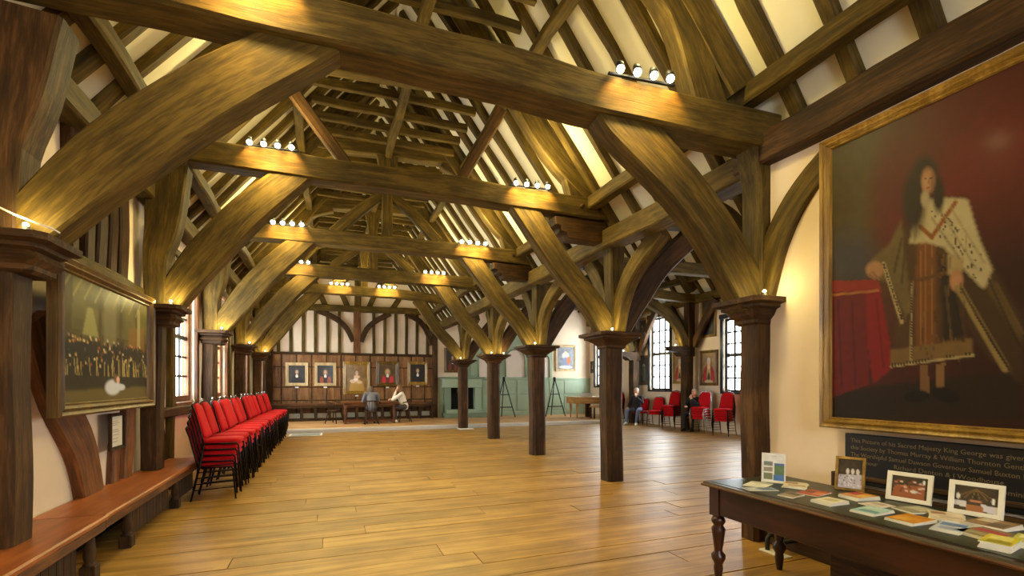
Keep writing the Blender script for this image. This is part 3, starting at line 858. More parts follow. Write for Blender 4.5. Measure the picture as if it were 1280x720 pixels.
# ================================================================ END WALL OF THE NAVE
pn = MB(); pn.box(-2.1, 4.14, YE-0.05, YE, DZ, 2.66)
panel_back = pn.build('panelling', 'oak_dark', wall_end)
cols = [-2.08, -1.62, -1.1, -0.58, -0.05, 0.47, 1.0, 1.55, 2.1, 2.63, 3.15, 3.68, 4.12]
rows = [(0.2, 0.86), (0.9, 1.36), (1.4, 2.12), (2.16, 2.6)]
for c in range(len(cols)-1):
    for (z0, z1) in rows:
        b = MB()
        x0, x1 = cols[c]+0.025, cols[c+1]-0.025
        b.box(x0, x1, YE-0.066, YE-0.05, z0, z1, axis=2)
        b.build('panel', 'panel_wood', wall_end, bevel=0.007)
MB().box(-2.12, 4.16, YE-0.11, YE, 2.62, 2.7).build('cornice', 'oak_dark', wall_end, bevel=0.012)
piece('corner_post', wall_end, 'oak_dark', [(4.1, YE-0.09, DZ), (4.1, YE-0.09, 4.3)], 0.2, 0.2, wob=0.004, n=6)
piece('corner_post', wall_end, 'oak_dark', [(-2.0, YE-0.09, DZ), (-2.0, YE-0.09, 4.3)], 0.22, 0.2, wob=0.004, n=6)
piece('tie_beam', wall_end, 'oak', [(-2.05, YE-0.06, 4.38), (4.14, YE-0.06, 4.44)], 0.24, 0.18, wob=0.006, n=10)
piece('centre_post', wall_end, 'oak_red', [(1.05, YE-0.05, 2.7), (1.05, YE-0.05, 4.35)], 0.26, 0.16, wob=0.004, n=6)
k = -1.72
while k < 4.0:
    if abs(k-1.05) > 0.25:
        piece('stud', wall_end, 'oak', [(k, YE-0.03, 2.7), (k, YE-0.03, 4.32)], 0.115, 0.1, wob=0.004, n=6)
    k += 0.425
for pts in ([(0.92, 3.15), (0.62, 3.7), (0.2, 4.05), (-0.35, 4.28)], [(1.2, 3.15), (1.45, 3.7), (1.85, 4.05), (2.3, 4.3)],
            [(3.98, 3.1), (3.72, 3.75), (3.4, 4.1), (2.9, 4.32)], [(-1.9, 3.1), (-1.62, 3.75), (-1.3, 4.1), (-0.8, 4.3)]):
    piece('brace', wall_end, 'oak_dark', [(a, YE-0.055, b) for a, b in pts], 0.2, 0.12, wob=0.004, n=10)
piece('king_stud', wall_end, 'oak', [(1.08, YE-0.05, 4.5), (1.08, YE-0.05, 7.7)], 0.24, 0.14, wob=0.005, n=8)
for (xa, za, xb, zb) in ((-0.1, 4.5, -0.55, 5.5), (2.4, 4.5, 2.85, 5.2), (0.7, 4.5, 0.1, 5.9), (1.5, 4.5, 2.1, 5.9)):
    piece('gable_strut', wall_end, 'oak', [(xa, YE-0.04, za), (xb, YE-0.04, zb)], 0.2, 0.1, wob=0.004, n=6)
piece('collar_beam', wall_end, 'oak', [(-0.4, YE-0.05, 6.0), (2.55, YE-0.05, 6.0)], 0.22, 0.14, wob=0.004, n=6)

# built-in end bench
bench_e = thing('end_bench', 'long dark oak bench against the panelled end wall', 'bench', (1.05, YE-0.35, DZ))
MB().box(-1.95, 3.98, YE-0.5, YE-0.12, 0.71, 0.77, axis=0).build('seat_board', 'oak_red', bench_e, bevel=0.01)
MB().box(-1.95, 3.98, YE-0.5, YE-0.46, 0.61, 0.71, axis=0).build('apron', 'oak_dark', bench_e)
for k in range(13):
    xx = -1.88+k*0.483
    MB().box(xx-0.05, xx+0.05, YE-0.47, YE-0.16, DZ, 0.62, axis=2).build('leg', 'oak_dark', bench_e)
MB().box(-1.95, 3.98, YE-0.13, YE-0.12+0.005, DZ, 0.4, axis=0).build('back_board', 'white_paint', bench_e)
MB().box(-1.95, 3.98, YE-0.4, YE-0.3, DZ, DZ+0.1, axis=0).build('foot_rail', 'oak_dark', bench_e)

# ================================================================ GREEN END WALL OF THE AISLE
G0, G1 = 4.22, XRW-0.02
def gbox(name, x0, x1, z0, z1, d0, d1, mat='green_paint', bevel=0.006):
    return MB().box(x0, x1, YE-d1, YE-d0, z0, z1).build(name, mat, wall_gr, bevel=bevel)
gbox('dado', 4.3, G1, DZ, 1.72, 0, 0.06)
gbox('dado_rail', 4.3, G1, 1.7, 1.78, 0.0, 0.1)
gbox('skirting', 6.0, G1, DZ, 0.3, 0.06, 0.085)
for (x0, x1) in ((6.15, 6.85), (6.95, 7.65), (7.75, 8.45), (8.55, 9.2), (9.3, 9.95), (10.05, 10.75)):
    for (z0, z1) in ((0.36, 0.98), (1.06, 1.62)):
        gbox('panel', x0, x1, z0, z1, 0.06, 0.08)
# upper green arcading with round-headed pale niches
gbox('upper_panel', 5.35, 9.45, 1.78, 3.2, 0, 0.05)
gbox('cornice', 5.3, 9.5, 3.18, 3.3, 0, 0.13)
gbox('frieze', 6.6, 8.7, 3.3, 3.62, 0, 0.05)
gbox('cornice', 6.5, 8.8, 3.6, 3.68, 0, 0.12)
def niche(xc, w, z0, zs, mat='niche_white'):
    r = w/2
    prof = [(xc-r, z0), (xc+r, z0)]+[(xc+r*math.cos(a), zs+r*math.sin(a)) for a in [math.pi*k/14 for k in range(15)]]
    MB().prism(prof, YE-0.056, YE-0.05).build('niche', mat, wall_gr)
    pts = [(xc-r, YE-0.06, z0), (xc-r, YE-0.06, zs)]+[(xc-r*math.cos(math.pi*k/12), YE-0.06, zs+r*math.sin(math.pi*k/12)) for k in range(1, 12)]+[(xc+r, YE-0.06, zs), (xc+r, YE-0.06, z0)]
    MB().tube(pts, 0.035, 6).build('arch_moulding', 'green_dark', wall_gr)
niche(7.66, 0.92, 1.8, 2.55)
niche(6.28, 0.62, 1.8, 2.55)
niche(9.0, 0.6, 1.8, 2.55)
for xx in (5.55, 6.86, 8.4):
    gbox('pilaster', xx-0.09, xx+0.09, 1.78, 3.2, 0.05, 0.09, 'green_dark')
# fireplace with raised hearth
fp = thing('fireplace', 'green painted fireplace with raised stepped hearth beside the end panelling', 'fireplace', (5.2, YE-0.3, DZ))
MB().box(4.45, 4.7, YE-0.42, YE-0.07, DZ, 1.35).build('jamb', 'green_dark', fp, bevel=0.01)
MB().box(5.72, 5.97, YE-0.42, YE-0.07, DZ, 1.35).build('jamb', 'green_paint', fp, bevel=0.01)
MB().box(4.38, 6.02, YE-0.48, YE-0.07, 1.35, 1.72).build('mantel', 'green_paint', fp, bevel=0.012)
MB().box(4.3, 6.1, YE-0.54, YE-0.07, 1.72, 1.79).build('shelf', 'green_dark', fp, bevel=0.012)
MB().box(4.7, 5.72, YE-0.11, YE-0.07, 0.45, 1.35).build('fireback', 'soot', fp)
MB().box(4.4, 6.15, YE-0.75, YE-0.07, DZ, 0.3).build('hearth_step', 'green_dark', fp, bevel=0.012)
MB().box(4.5, 6.0, YE-0.6, YE-0.11, 0.3, 0.45).build('hearth_step', 'green_paint', fp, bevel=0.012)
cg = thing('candle_stand', 'black iron candle stand standing on the fireplace hearth', 'candlestick', (5.1, YE-0.35, 0.45))
MB().lathe([(0.13, 0), (0.13, 0.02), (0.025, 0.06), (0.02, 0.5), (0.035, 0.52), (0.02, 0.55), (0.02, 0.62), (0.14, 0.7), (0.17, 0.82)], 5.1, YE-0.35, 0.45, 12).build('stem', 'iron', cg)
MB().tube([(5.1-0.2, YE-0.35, 1.2), (5.1-0.16, YE-0.35, 1.12), (5.1, YE-0.35, 1.08), (5.1+0.16, YE-0.35, 1.12), (5.1+0.2, YE-0.35, 1.2)], 0.014, 6).build('arm', 'iron', cg)

# baseboard of the portrait wall, pipes and socket
struct(MB().box(3.87, 3.92, YB, 3.42, 0, 0.16).build('baseboard_right', 'oak_dark', bevel=0.008))
pp = thing('heating_pipe', 'bent heating pipes by the foot of the portrait wall', 'pipe', (3.7, 3.15, 0))
MB().tube([(3.86, 3.25, 0.14), (3.72, 3.25, 0.14), (3.69, 3.25, 0.11), (3.69, 3.25, 0.0)], 0.02, 8).build('pipe', 'iron', pp)
MB().tube([(3.86, 3.1, 0.12), (3.7, 3.1, 0.12), (3.67, 3.1, 0.09), (3.67, 3.1, 0.0)], 0.02, 8).build('pipe', 'iron', pp)
MB().tube([(3.78, 3.25, 0.14), (3.78, 3.25, 0.3)], 0.016, 8).build('valve', 'iron', pp)
MB().box(3.64, 3.74, 3.04, 3.3, 0, 0.012).build('floor_plate', 'white_paint', pp)
so = thing('wall_socket', 'small pale electric socket low on the weathered post', 'socket', (3.74, 3.43, 0.2))
MB().box(3.72, 3.8, 3.425, 3.445, 0.2, 0.28).build('plate', 'cream_card', so, bevel=0.004)
MB().box(3.74, 3.78, 3.42, 3.425, 0.225, 0.255).build('outlet', 'socket_brown', so)

cb = thing('cable', 'thin white lighting cable draped over the jowled post capital', 'cable', (-1.7, 3.8, 2.47))
MB().tube([(-1.95, 3.9, 2.62), (-1.88, 3.86, 2.58), (-1.78, 3.83, 2.53), (-1.68, 3.81, 2.49), (-1.6, 3.82, 2.465), (-1.58, 3.86, 2.45)], 0.006, 6).build('wire', 'white_paint', cb)
# ================================================================ PICTURES
def frame_mesh(b, o, ux, uy, nn, w, h, fw, d, prof=None):
    """mitred moulding around a w x h opening; o = top-left outer corner; nn = towards the viewer"""
    prof = prof or [(0, 0), (0, 0.8), (0.15, 1.0), (0.4, 0.75), (0.6, 0.95), (0.8, 0.55), (0.92, 0.6), (1.0, 0.35), (1.0, 0)]
    cs = [(0, 0), (w, 0), (w, h), (0, h)]
    n = len(prof); vs = []; tc = []
    sg = [(1, 1), (-1, 1), (-1, -1), (1, -1)]
    for (cx, cy), (sx, sy) in zip(cs, sg):
        for (a, q) in prof:
            vs.append(o+ux*(cx+sx*a*fw)+uy*(cy+sy*a*fw)+nn*(q*d))
    fs = []
    for k in range(4):
        k2 = (k+1) % 4
        for j in range(n-1):
            fs.append((k*n+j, k2*n+j, k2*n+j+1, k*n+j+1))
    # back faces
    for k in range(4):
        k2 = (k+1) % 4
        fs.append((k*n+n-1, k2*n+n-1, k2*n, k*n))
    b.add(vs, fs, [(v[0]*3, v[1], v[2]) for v in vs])

def picture(name, label, cat, o, ux, nn, w, h, fw, d, paint, fmat, group=None, cmat='canvas', tilt=0.0, plate=False, up=(0, 0, 1)):
    o = Vector(o); ux = Vector(ux).normalized(); nn = Vector(nn).normalized()
    uy = -Vector(up).normalized()
    if tilt:   # top leans out from the wall
        M = Matrix.Rotation(tilt, 3, ux)
        uy = (M @ uy); nn = (M @ nn)
        if (o+uy*h-o).dot(nn) > 1e9: pass
    r = thing(name, label, cat, o+ux*w/2+uy*h, 0, group)
    b = MB(); frame_mesh(b, o, ux, uy, nn, w, h, fw, d); b.build('frame', fmat, r)
    me = paint.mesh('canvas', o+ux*fw*0.97+uy*fw*0.97+nn*d*0.35, ux*(w-1.94*fw), uy*(h-1.94*fw), cmat)
    link('canvas', me, r)
    # back board
    bb = MB(); c = [o+ux*0.01+uy*0.01, o+ux*(w-0.01)+uy*0.01, o+ux*(w-0.01)+uy*(h-0.01), o+ux*0.01+uy*(h-0.01)]
    vs = [p+nn*0.002 for p in c]+[p+nn*0.3*d for p in c]
    bb.add(vs, [(0, 1, 2, 3), (7, 6, 5, 4), (0, 4, 5, 1), (1, 5, 6, 2), (2, 6, 7, 3), (3, 7, 4, 0)])
    bb.build('backing', 'black_paint', r)
    if plate:
        p = o+ux*(w/2-0.06)+uy*(h+0.03)
        vs = [p+nn*q+ux*a+uy*b_ for q in (0.004, 0.016) for a, b_ in ((0, 0), (0.12, 0), (0.12, 0.05), (0, 0.05))]
        MB().add(vs, [(0, 3, 2, 1), (4, 5, 6, 7), (0, 1, 5, 4), (1, 2, 6, 5), (2, 3, 7, 6), (3, 0, 4, 7)]).build('name_plate', 'white_paint', r)
    return r

def bust(bgc, coat, face=(205, 165, 135), hair=(60, 45, 35), cravat=(225, 215, 200), n=40, hr=0.1, robe=None, cy=0.36, wig=False):
    p = Paint(n, int(n*1.2), bgc); p.noise(0.25, 8)
    p.ell(0.5, 0.95, 0.36, 0.42, coat, 0.15)
    if robe:
        p.ell(0.28, 0.86, 0.12, 0.24, robe, 0.3); p.ell(0.74, 0.86, 0.12, 0.24, robe, 0.3)
    if wig: p.ell(0.5, cy+0.05, hr*1.7, hr*1.9, hair, 0.3)
    else: p.ell(0.5, cy-0.02, hr*1.15, hr*1.2, hair, 0.3)
    p.ell(0.5, cy+0.02, hr*0.82, hr*0.98, face, 0.3)
    p.poly([(0.45, cy+0.13), (0.55, cy+0.13), (0.58, cy+0.3), (0.5, cy+0.34), (0.42, cy+0.3)], cravat)
    p.ell(0.465, cy, 0.012, 0.008, (60, 40, 30)); p.ell(0.535, cy, 0.012, 0.008, (60, 40, 30))
    p.ell(0.5, cy+0.065, 0.022, 0.006, (150, 80, 70))
    return p

# five portraits on the end wall
ex = (1, 0, 0); en = (0, -1, 0)
def endpic(x0, x1, z0, z1, paint, fmat, lab, fw=0.11):
    picture('portrait', lab, 'painting', (x0, YE-0.07, z1), ex, en, x1-x0, z1-z0, fw, 0.06, paint, fmat, 'portraits on the end wall', plate=True)
endpic(-1.48, -0.7, 1.43, 2.3, bust((46, 38, 36), (24, 20, 20), hair=(90, 80, 70)), 'frame_pale', 'pale framed portrait of a sitter in black with white bands, next to the window')
endpic(-0.49, 0.29, 1.43, 2.31, bust((40, 34, 34), (22, 20, 22), hair=(110, 80, 50), robe=(150, 60, 34), wig=True), 'frame_pale', 'pale framed portrait of a sitter in black with orange drapery')
p = bust((128, 94, 44), (176, 132, 52), hair=(110, 76, 40), hr=0.085, cy=0.3, cravat=(225, 190, 150), n=44)
p.ell(0.33, 0.62, 0.16, 0.07, (214, 180, 140)); p.ell(0.62, 0.66, 0.14, 0.06, (214, 180, 140)); p.ell(0.45, 0.55, 0.1, 0.06, (235, 220, 200)); p.ell(0.5, 0.46, 0.15, 0.06, (222, 184, 150))
endpic(0.54, 1.54, 1.1, 2.37, p, 'frame_gold', 'largest gilt framed portrait, a pale figure in a golden dress', 0.13)
endpic(1.77, 2.64, 1.42, 2.39, bust((84, 58, 24), (90, 40, 24), hair=(160, 126, 70), robe=(196, 34, 50), wig=True), 'frame_dark_gold', 'ornate gilt portrait of a sitter with red sleeves', 0.13)
endpic(2.99, 3.8, 1.47, 2.41, bust((40, 28, 18), (26, 20, 18), hair=(120, 96, 70)), 'frame_gold', 'gilt framed portrait of a sitter in black near the corner post', 0.12)

# pictures on the aisle end wall
p = Paint(40, 50, (128, 132, 140)); p.noise(0.3, 10); p.ell(0.5, 0.4, 0.2, 0.16, (226, 216, 200)); p.ell(0.5, 0.28, 0.09, 0.08, (220, 180, 150)); p.ell(0.5, 0.7, 0.22, 0.25, (120, 130, 160)); p.ell(0.68, 0.6, 0.12, 0.18, (200, 110, 60)); p.ell(0.5, 0.9, 0.4, 0.07, (210, 205, 195))
picture('portrait', 'pale framed portrait in greys on the wall above the piano', 'painting', (9.62, YE-0.01, 3.28), ex, en, 1.02, 1.2, 0.1, 0.05, p, 'frame_pale')
p = bust((54, 40, 22), (60, 36, 20), robe=(130, 50, 26)); p.a *= 0.8
picture('portrait', 'dark gilt framed portrait above the fireplace', 'painting', (4.5, YE-0.01, 3.0), ex, en, 0.72, 1.02, 0.1, 0.05, p, 'frame_dark_gold')

# pictures on the window wall of the aisle
rx = (0, -1, 0); rn = (-1, 0, 0)
def rightpic(y0, y1, z0, z1, paint, fmat, lab, fw=0.09):
    picture('portrait', lab, 'painting', (XRW-0.005, y1, z1), rx, rn, y1-y0, z1-z0, fw, 0.05, paint, fmat, 'paintings on the window wall')
rightpic(15.4, 16.1, 3.2, 4.05, bust((44, 30, 18), (30, 22, 16), robe=(120, 60, 40)), 'frame_gold', 'small gilt framed dark portrait above the tall dark painting')
p = Paint(30, 44, (74, 70, 62)); p.noise(0.4, 9); p.ell(0.55, 0.35, 0.13, 0.1, (190, 186, 176)); p.ell(0.55, 0.62, 0.2, 0.3, (110, 106, 98))
rightpic(15.3, 16.05, 1.46, 2.6, p, 'frame_dark_gold', 'tall dark grey painting with a pale upright figure')
rightpic(13.27, 13.8, 3.05, 3.7, bust((50, 36, 22), (34, 26, 20)), 'frame_gold', 'small gilt portrait half hidden by the aisle wall brace')
def redrobe(seed):
    p = Paint(44, 52, (150, 120, 84)); p.noise(0.3, 10)
    p.ell(0.5, 0.8, 0.42, 0.4, (150, 34, 34), 0.2); p.ell(0.5, 0.75, 0.14, 0.4, (190, 160, 100), 0.3); p.ell(0.5, 0.85, 0.1, 0.2, (70, 56, 44), 0.3)
    p.ell(0.5, 0.3, 0.12, 0.12, (215, 180, 150)); p.ell(0.5, 0.23, 0.12, 0.07, (200, 190, 180)); p.ell(0.5, 0.47, 0.1, 0.08, (226, 206, 150))
    p.ell(0.24, 0.8, 0.1, 0.16, (190, 40, 44)); p.ell(0.76, 0.8, 0.1, 0.16, (190, 40, 44)); p.ell(0.5, 0.95, 0.3, 0.06, (200, 180, 140))
    return p
rightpic(13.27, 13.95, 1.5, 2.6, redrobe(1), 'frame_gold', 'bright gilt portrait of a red robed sitter beside the tall window')
rightpic(11.85, 12.62, 1.45, 2.58, redrobe(2), 'frame_dark_gold', 'dark framed portrait of a red robed sitter behind the visitor in black')
p = Paint(36, 60, (62, 56, 40)); p.noise(0.3, 9); p.poly([(0.55, 0.05), (0.9, 0.05), (0.9, 0.9), (0.55, 0.9)], (88, 80, 56)); p.ell(0.38, 0.7, 0.2, 0.36, (40, 46, 62), 0.2); p.ell(0.4, 0.34, 0.09, 0.08, (196, 150, 110)); p.ell(0.42, 0.5, 0.06, 0.12, (180, 140, 100)); p.ell(0.4, 0.27, 0.09, 0.05, (60, 40, 30))
rightpic(11.92, 12.6, 3.0, 4.3, p, 'frame_gold', 'tall gilt portrait of a figure in dark blue high on the window wall', 0.08)
rightpic(19.38, 19.7, 3.4, 4.05, bust((110, 100, 80), (80, 70, 60), n=24), 'frame_gold', 'small portrait high in the corner by the piano', 0.06)
rightpic(19.36, 19.66, 2.0, 2.55, bust((90, 84, 60), (60, 56, 44), n=24), 'frame_dark_gold', 'small portrait low in the corner by the piano', 0.06)

# large full-length portrait: generic robed figure
def big_portrait():
    p = Paint(170, 220, (74, 28, 8)); p.noise(0.18, 14)
    u, v = p.X.copy(), p.Y.copy()
    p.X = u*(1.13+0.34*u); p.Y = 0.03-0.4*u+(0.94+0.5*u)*v
    p.ell(0.0, 0.2, 0.55, 0.45, (84, 66, 22), 0.8); p.ell(0.95, 0.3, 0.55, 0.5, (110, 26, 6), 0.9); p.ell(0.95, 0.75, 0.4, 0.5, (56, 22, 6), 0.8)
    p.ell(0.36, 0.22, 0.12, 0.22, (98, 26, 12), 0.8, 0.8); p.ell(0.12, 0.42, 0.14, 0.1, (70, 64, 66), 0.9, 0.7)
    p.poly([(0.0, 0.88), (1, 0.83), (1, 1), (0, 1)], (44, 26, 10), soft=2)
    # draped table
    p.poly([(0.0, 0.49), (0.27, 0.485), (0.29, 0.53), (0.0, 0.54)], (150, 44, 20)); p.poly([(0.0, 0.53), (0.2, 0.525), (0.22, 0.86), (0.0, 0.9)], (112, 24, 10))
    p.poly([(0.2, 0.525), (0.28, 0.52), (0.36, 0.8), (0.24, 0.86), (0.21, 0.72)], (140, 22, 14), soft=1); p.line(0, 0.54, 0.27, 0.525, 0.006, (176, 110, 40))
    # cloak trailing to the ground
    p.poly([(0.6, 0.2), (0.72, 0.2), (0.84, 0.42), (0.96, 0.6), (1.0, 0.66), (1.0, 0.88), (0.84, 0.78), (0.7, 0.62), (0.6, 0.5)], (70, 46, 18), soft=2)
    p.poly([(0.82, 0.45), (1.0, 0.7), (1.0, 0.74), (0.8, 0.5)], (120, 92, 40), 0.5, 2)
    # tunic
    p.poly([(0.38, 0.3), (0.62, 0.28), (0.68, 0.5), (0.76, 0.78), (0.34, 0.8), (0.38, 0.55)], (84, 54, 20), soft=2)
    p.poly([(0.48, 0.34), (0.58, 0.34), (0.58, 0.76), (0.47, 0.77)], (122, 72, 24), soft=2)
    for xx in (0.5, 0.53, 0.56): p.line(xx, 0.35, xx, 0.75, 0.004, (160, 110, 44), 0.7)
    p.poly([(0.6, 0.4), (0.68, 0.5), (0.72, 0.7), (0.62, 0.72)], (44, 28, 10), soft=2)
    p.poly([(0.34, 0.74), (0.76, 0.71), (0.77, 0.77), (0.34, 0.8)], (128, 96, 46), soft=1)
    p.line(0.34, 0.8, 0.77, 0.77, 0.006, (190, 166, 110), 0.9)
    p.line(0.44, 0.5, 0.7, 0.46, 0.01, (104, 66, 24)); p.line(0.455, 0.5, 0.45, 0.78, 0.007, (170, 146, 92))
    # left arm with wide cuff resting on the table
    p.poly([(0.4, 0.27), (0.33, 0.36), (0.22, 0.42), (0.24, 0.48), (0.34, 0.5), (0.42, 0.62), (0.46, 0.6), (0.42, 0.42)], (112, 90, 44), soft=2)
    p.line(0.3, 0.43, 0.4, 0.64, 0.012, (184, 160, 104)); p.ell(0.25, 0.45, 0.05, 0.03, (180, 130, 84), 0.4)
    p.line(0.22, 0.465, 0.25, 0.485, 0.006, (150, 98, 60)); p.line(0.24, 0.46, 0.275, 0.485, 0.006, (150, 98, 60))
    # pale fur cape over the shoulder
    p.poly([(0.5, 0.2), (0.62, 0.2), (0.74, 0.21), (0.8, 0.36), (0.86, 0.47), (0.82, 0.54), (0.72, 0.46), (0.62, 0.38), (0.5, 0.35)], (196, 176, 124), soft=1)
    p.poly([(0.5, 0.2), (0.56, 0.22), (0.52, 0.36), (0.44, 0.36), (0.46, 0.28)], (186, 166, 112), soft=1)
    rg = np.random.RandomState(2)
    for _ in range(70):
        a, b_ = rg.rand(2); x_ = 0.55+a*0.26; y_ = 0.22+a*0.2+b_*0.16-0.02
        if y_ < 0.24+1.1*(x_-0.5): p.ell(x_, y_, 0.004, 0.005, (70, 50, 24))
    p.line(0.56, 0.34, 0.68, 0.22, 0.012, (150, 86, 24)); p.line(0.5, 0.3, 0.56, 0.34, 0.012, (150, 86, 24))
    # right arm: cuff, hand
    p.poly([(0.64, 0.4), (0.72, 0.42), (0.72, 0.47), (0.64, 0.48)], (176, 150, 96), soft=1); p.ell(0.685, 0.5, 0.034, 0.04, (186, 132, 84), 0.4)
    p.line(0.7, 0.53, 0.92, 0.82, 0.022, (150, 124, 68)); p.line(0.71, 0.53, 0.95, 0.84, 0.006, (84, 60, 26))
    # legs and shoes
    p.poly([(0.5, 0.8), (0.54, 0.8), (0.55, 0.9), (0.5, 0.9)], (130, 92, 50)); p.poly([(0.58, 0.8), (0.63, 0.79), (0.62, 0.88), (0.58, 0.89)], (140, 100, 56))
    p.ell(0.48, 0.91, 0.07, 0.022, (24, 14, 8)); p.ell(0.63, 0.91, 0.075, 0.026, (22, 13, 8), rot=0.3)
    # folds and tone
    rg = np.random.RandomState(4)
    for x1_, y1_, x2_, y2_, c_ in ((0.6, 0.24, 0.78, 0.46, (150, 130, 84)), (0.66, 0.24, 0.82, 0.44, (160, 140, 92)), (0.56, 0.27, 0.7, 0.42, (140, 118, 74)), (0.49, 0.24, 0.47, 0.35, (140, 120, 78)),
                                   (0.4, 0.34, 0.36, 0.46, (64, 46, 18)), (0.42, 0.36, 0.4, 0.5, (66, 48, 20)), (0.63, 0.52, 0.66, 0.7, (100, 80, 40)), (0.67, 0.54, 0.72, 0.72, (28, 18, 8)),
                                   (0.84, 0.5, 0.98, 0.74, (34, 24, 10)), (0.88, 0.52, 1.0, 0.7, (110, 86, 40)), (0.04, 0.56, 0.06, 0.86, (70, 14, 8)), (0.12, 0.56, 0.14, 0.86, (78, 16, 8)), (0.26, 0.56, 0.3, 0.8, (96, 14, 10))):
        p.line(x1_, y1_, x2_, y2_, 0.007, c_, 0.6)
    for k in range(26):
        f_ = k/25; p.ell(0.71+0.23*f_, 0.545+0.29*f_, 0.004, 0.005, (40, 28, 12)); p.ell(0.455, 0.5+0.27*f_, 0.006, 0.002, (40, 28, 12)); p.ell(0.35+0.4*f_, 0.795-0.03*f_, 0.002, 0.006, (40, 28, 12)); p.ell(0.3+0.1*f_, 0.43+0.2*f_, 0.006, 0.003, (44, 30, 12))
    for k in range(40):
        x_, y_ = 0.38+0.36*rg.rand(), 0.34+0.42*rg.rand(); p.line(x_, y_, x_+0.01*rg.randn(), y_+0.04, 0.003, (140, 100, 44) if k % 2 else (40, 26, 10), 0.45)
    # long dark hair, face
    p.ell(0.525, 0.125, 0.07, 0.08, (50, 33, 16), 0.5); p.ell(0.465, 0.21, 0.06, 0.11, (52, 35, 17), 0.6); p.ell(0.595, 0.19, 0.03, 0.06, (48, 30, 14), 0.6)
    p.ell(0.54, 0.135, 0.035, 0.045, (176, 124, 80), 0.5); p.ell(0.53, 0.145, 0.02, 0.03, (192, 140, 94), 0.8); p.ell(0.565, 0.14, 0.012, 0.035, (130, 86, 50), 0.9, 0.7)
    p.ell(0.526, 0.127, 0.006, 0.003, (60, 36, 22)); p.ell(0.555, 0.127, 0.006, 0.003, (60, 36, 22)); p.line(0.542, 0.13, 0.545, 0.148, 0.002, (140, 90, 56), 0.7); p.ell(0.542, 0.161, 0.008, 0.003, (140, 72, 52))
    p.ell(0.525, 0.2, 0.022, 0.03, (176, 156, 110), 0.6)
    p.a *= 0.56
    p.noise(0.12, 60)
    return p
picture('large_portrait', 'huge gilt framed full-length portrait of a robed figure with pale fur cape', 'painting', (3.82, 2.81, 3.47), rx, rn, 1.74, 2.32, 0.085, 0.08, big_portrait(), 'frame_gold', cmat='canvas_glossy', tilt=0.0)

# crowd painting over the bench
def crowd():
    p = Paint(120, 100, (76, 64, 22)); p.noise(0.3, 12)
    p.poly([(0, 0), (1, 0), (1, 0.42), (0, 0.42)], (92, 82, 40)); p.noise(0.35, 9)
    for x0, x1 in ((0.02, 0.12), (0.36, 0.4), (0.6, 0.64), (0.82, 0.87)): p.poly([(x0, 0), (x1, 0), (x1-0.02, 0.6), (x0, 0.6)], (70, 58, 20), soft=1)
    for k in range(9): p.line(0.1+0.1*k, 0.0, 0.02+0.1*k, 0.16, 0.008, (150, 136, 76), 0.6)
    p.poly([(0.2, 0.45), (0.25, 0.22), (0.3, 0.22), (0.36, 0.45)], (150, 146, 84), 0.8, 1); p.poly([(0.42, 0.1), (0.56, 0.1), (0.56, 0.5), (0.42, 0.5)], (122, 112, 74), 0.7, 2)
    p.poly([(0.72, 0.3), (0.95, 0.26), (0.95, 0.5), (0.72, 0.5)], (120, 84, 30), 0.8, 2); p.poly([(0.84, 0.08), (0.88, 0.08), (0.88, 0.66), (0.84, 0.66)], (150, 140, 90), 0.8, 1)
    p.poly([(0, 0.52), (1, 0.52), (1, 0.95), (0, 0.95)], (44, 36, 14), soft=2)
    rg = np.random.RandomState(8)
    for _ in range(260):
        x_, y_ = rg.rand(), 0.46+0.26*rg.rand()
        c = [(190, 150, 90), (170, 130, 70), (36, 28, 14), (28, 26, 20), (150, 60, 24), (60, 66, 96), (200, 184, 140)][rg.randint(7)]
        p.ell(x_, y_+0.05, 0.012, 0.05, (34, 26, 12), 0.5); p.ell(x_, y_, 0.008, 0.013, c, 0.4)
    for _ in range(40):
        x_ = rg.rand(); p.line(x_, 0.6+0.1*rg.rand(), x_+0.02*rg.rand(), 0.78, 0.004, (196, 170, 96), 0.6)
    p.poly([(0, 0.9), (1, 0.88), (1, 1), (0, 1)], (96, 80, 36), soft=2)
    p.ell(0.52, 0.88, 0.09, 0.07, (190, 190, 196), 0.35); p.ell(0.62, 0.88, 0.05, 0.03, (190, 190, 196), 0.4); p.ell(0.555, 0.8, 0.03, 0.04, (110, 76, 50), 0.4); p.ell(0.58, 0.81, 0.02, 0.03, (206, 160, 130), 0.4)
    return p
lx = (0, 1, 0); ln = (1, 0, 0)
picture('crowd_painting', 'large gilt framed painting of a crowded assembly hanging over the wall bench', 'painting', (-1.98, 4.64, 2.5), lx, ln, 2.16, 1.26, 0.11, 0.09, crowd(), 'frame_dark_gold', cmat='canvas_glossy', tilt=0.0)
for (yy_, ) in ((4.95,), (6.6,)):
    pass
p = Paint(30, 50, (214, 202, 180))
for k in range(14):
    if k % 5: p.line(0.16, 0.12+0.055*k, 0.5+0.3*((k*7) % 5)/5, 0.12+0.055*k, 0.012, (130, 118, 100))
picture('framed_notice', 'small dark framed paper notice below the crowd painting', 'notice', (XLW+0.085, 5.98, 1.2), lx, ln, 0.36, 0.38, 0.035, 0.03, p, 'oak_dark', cmat='print_paper')

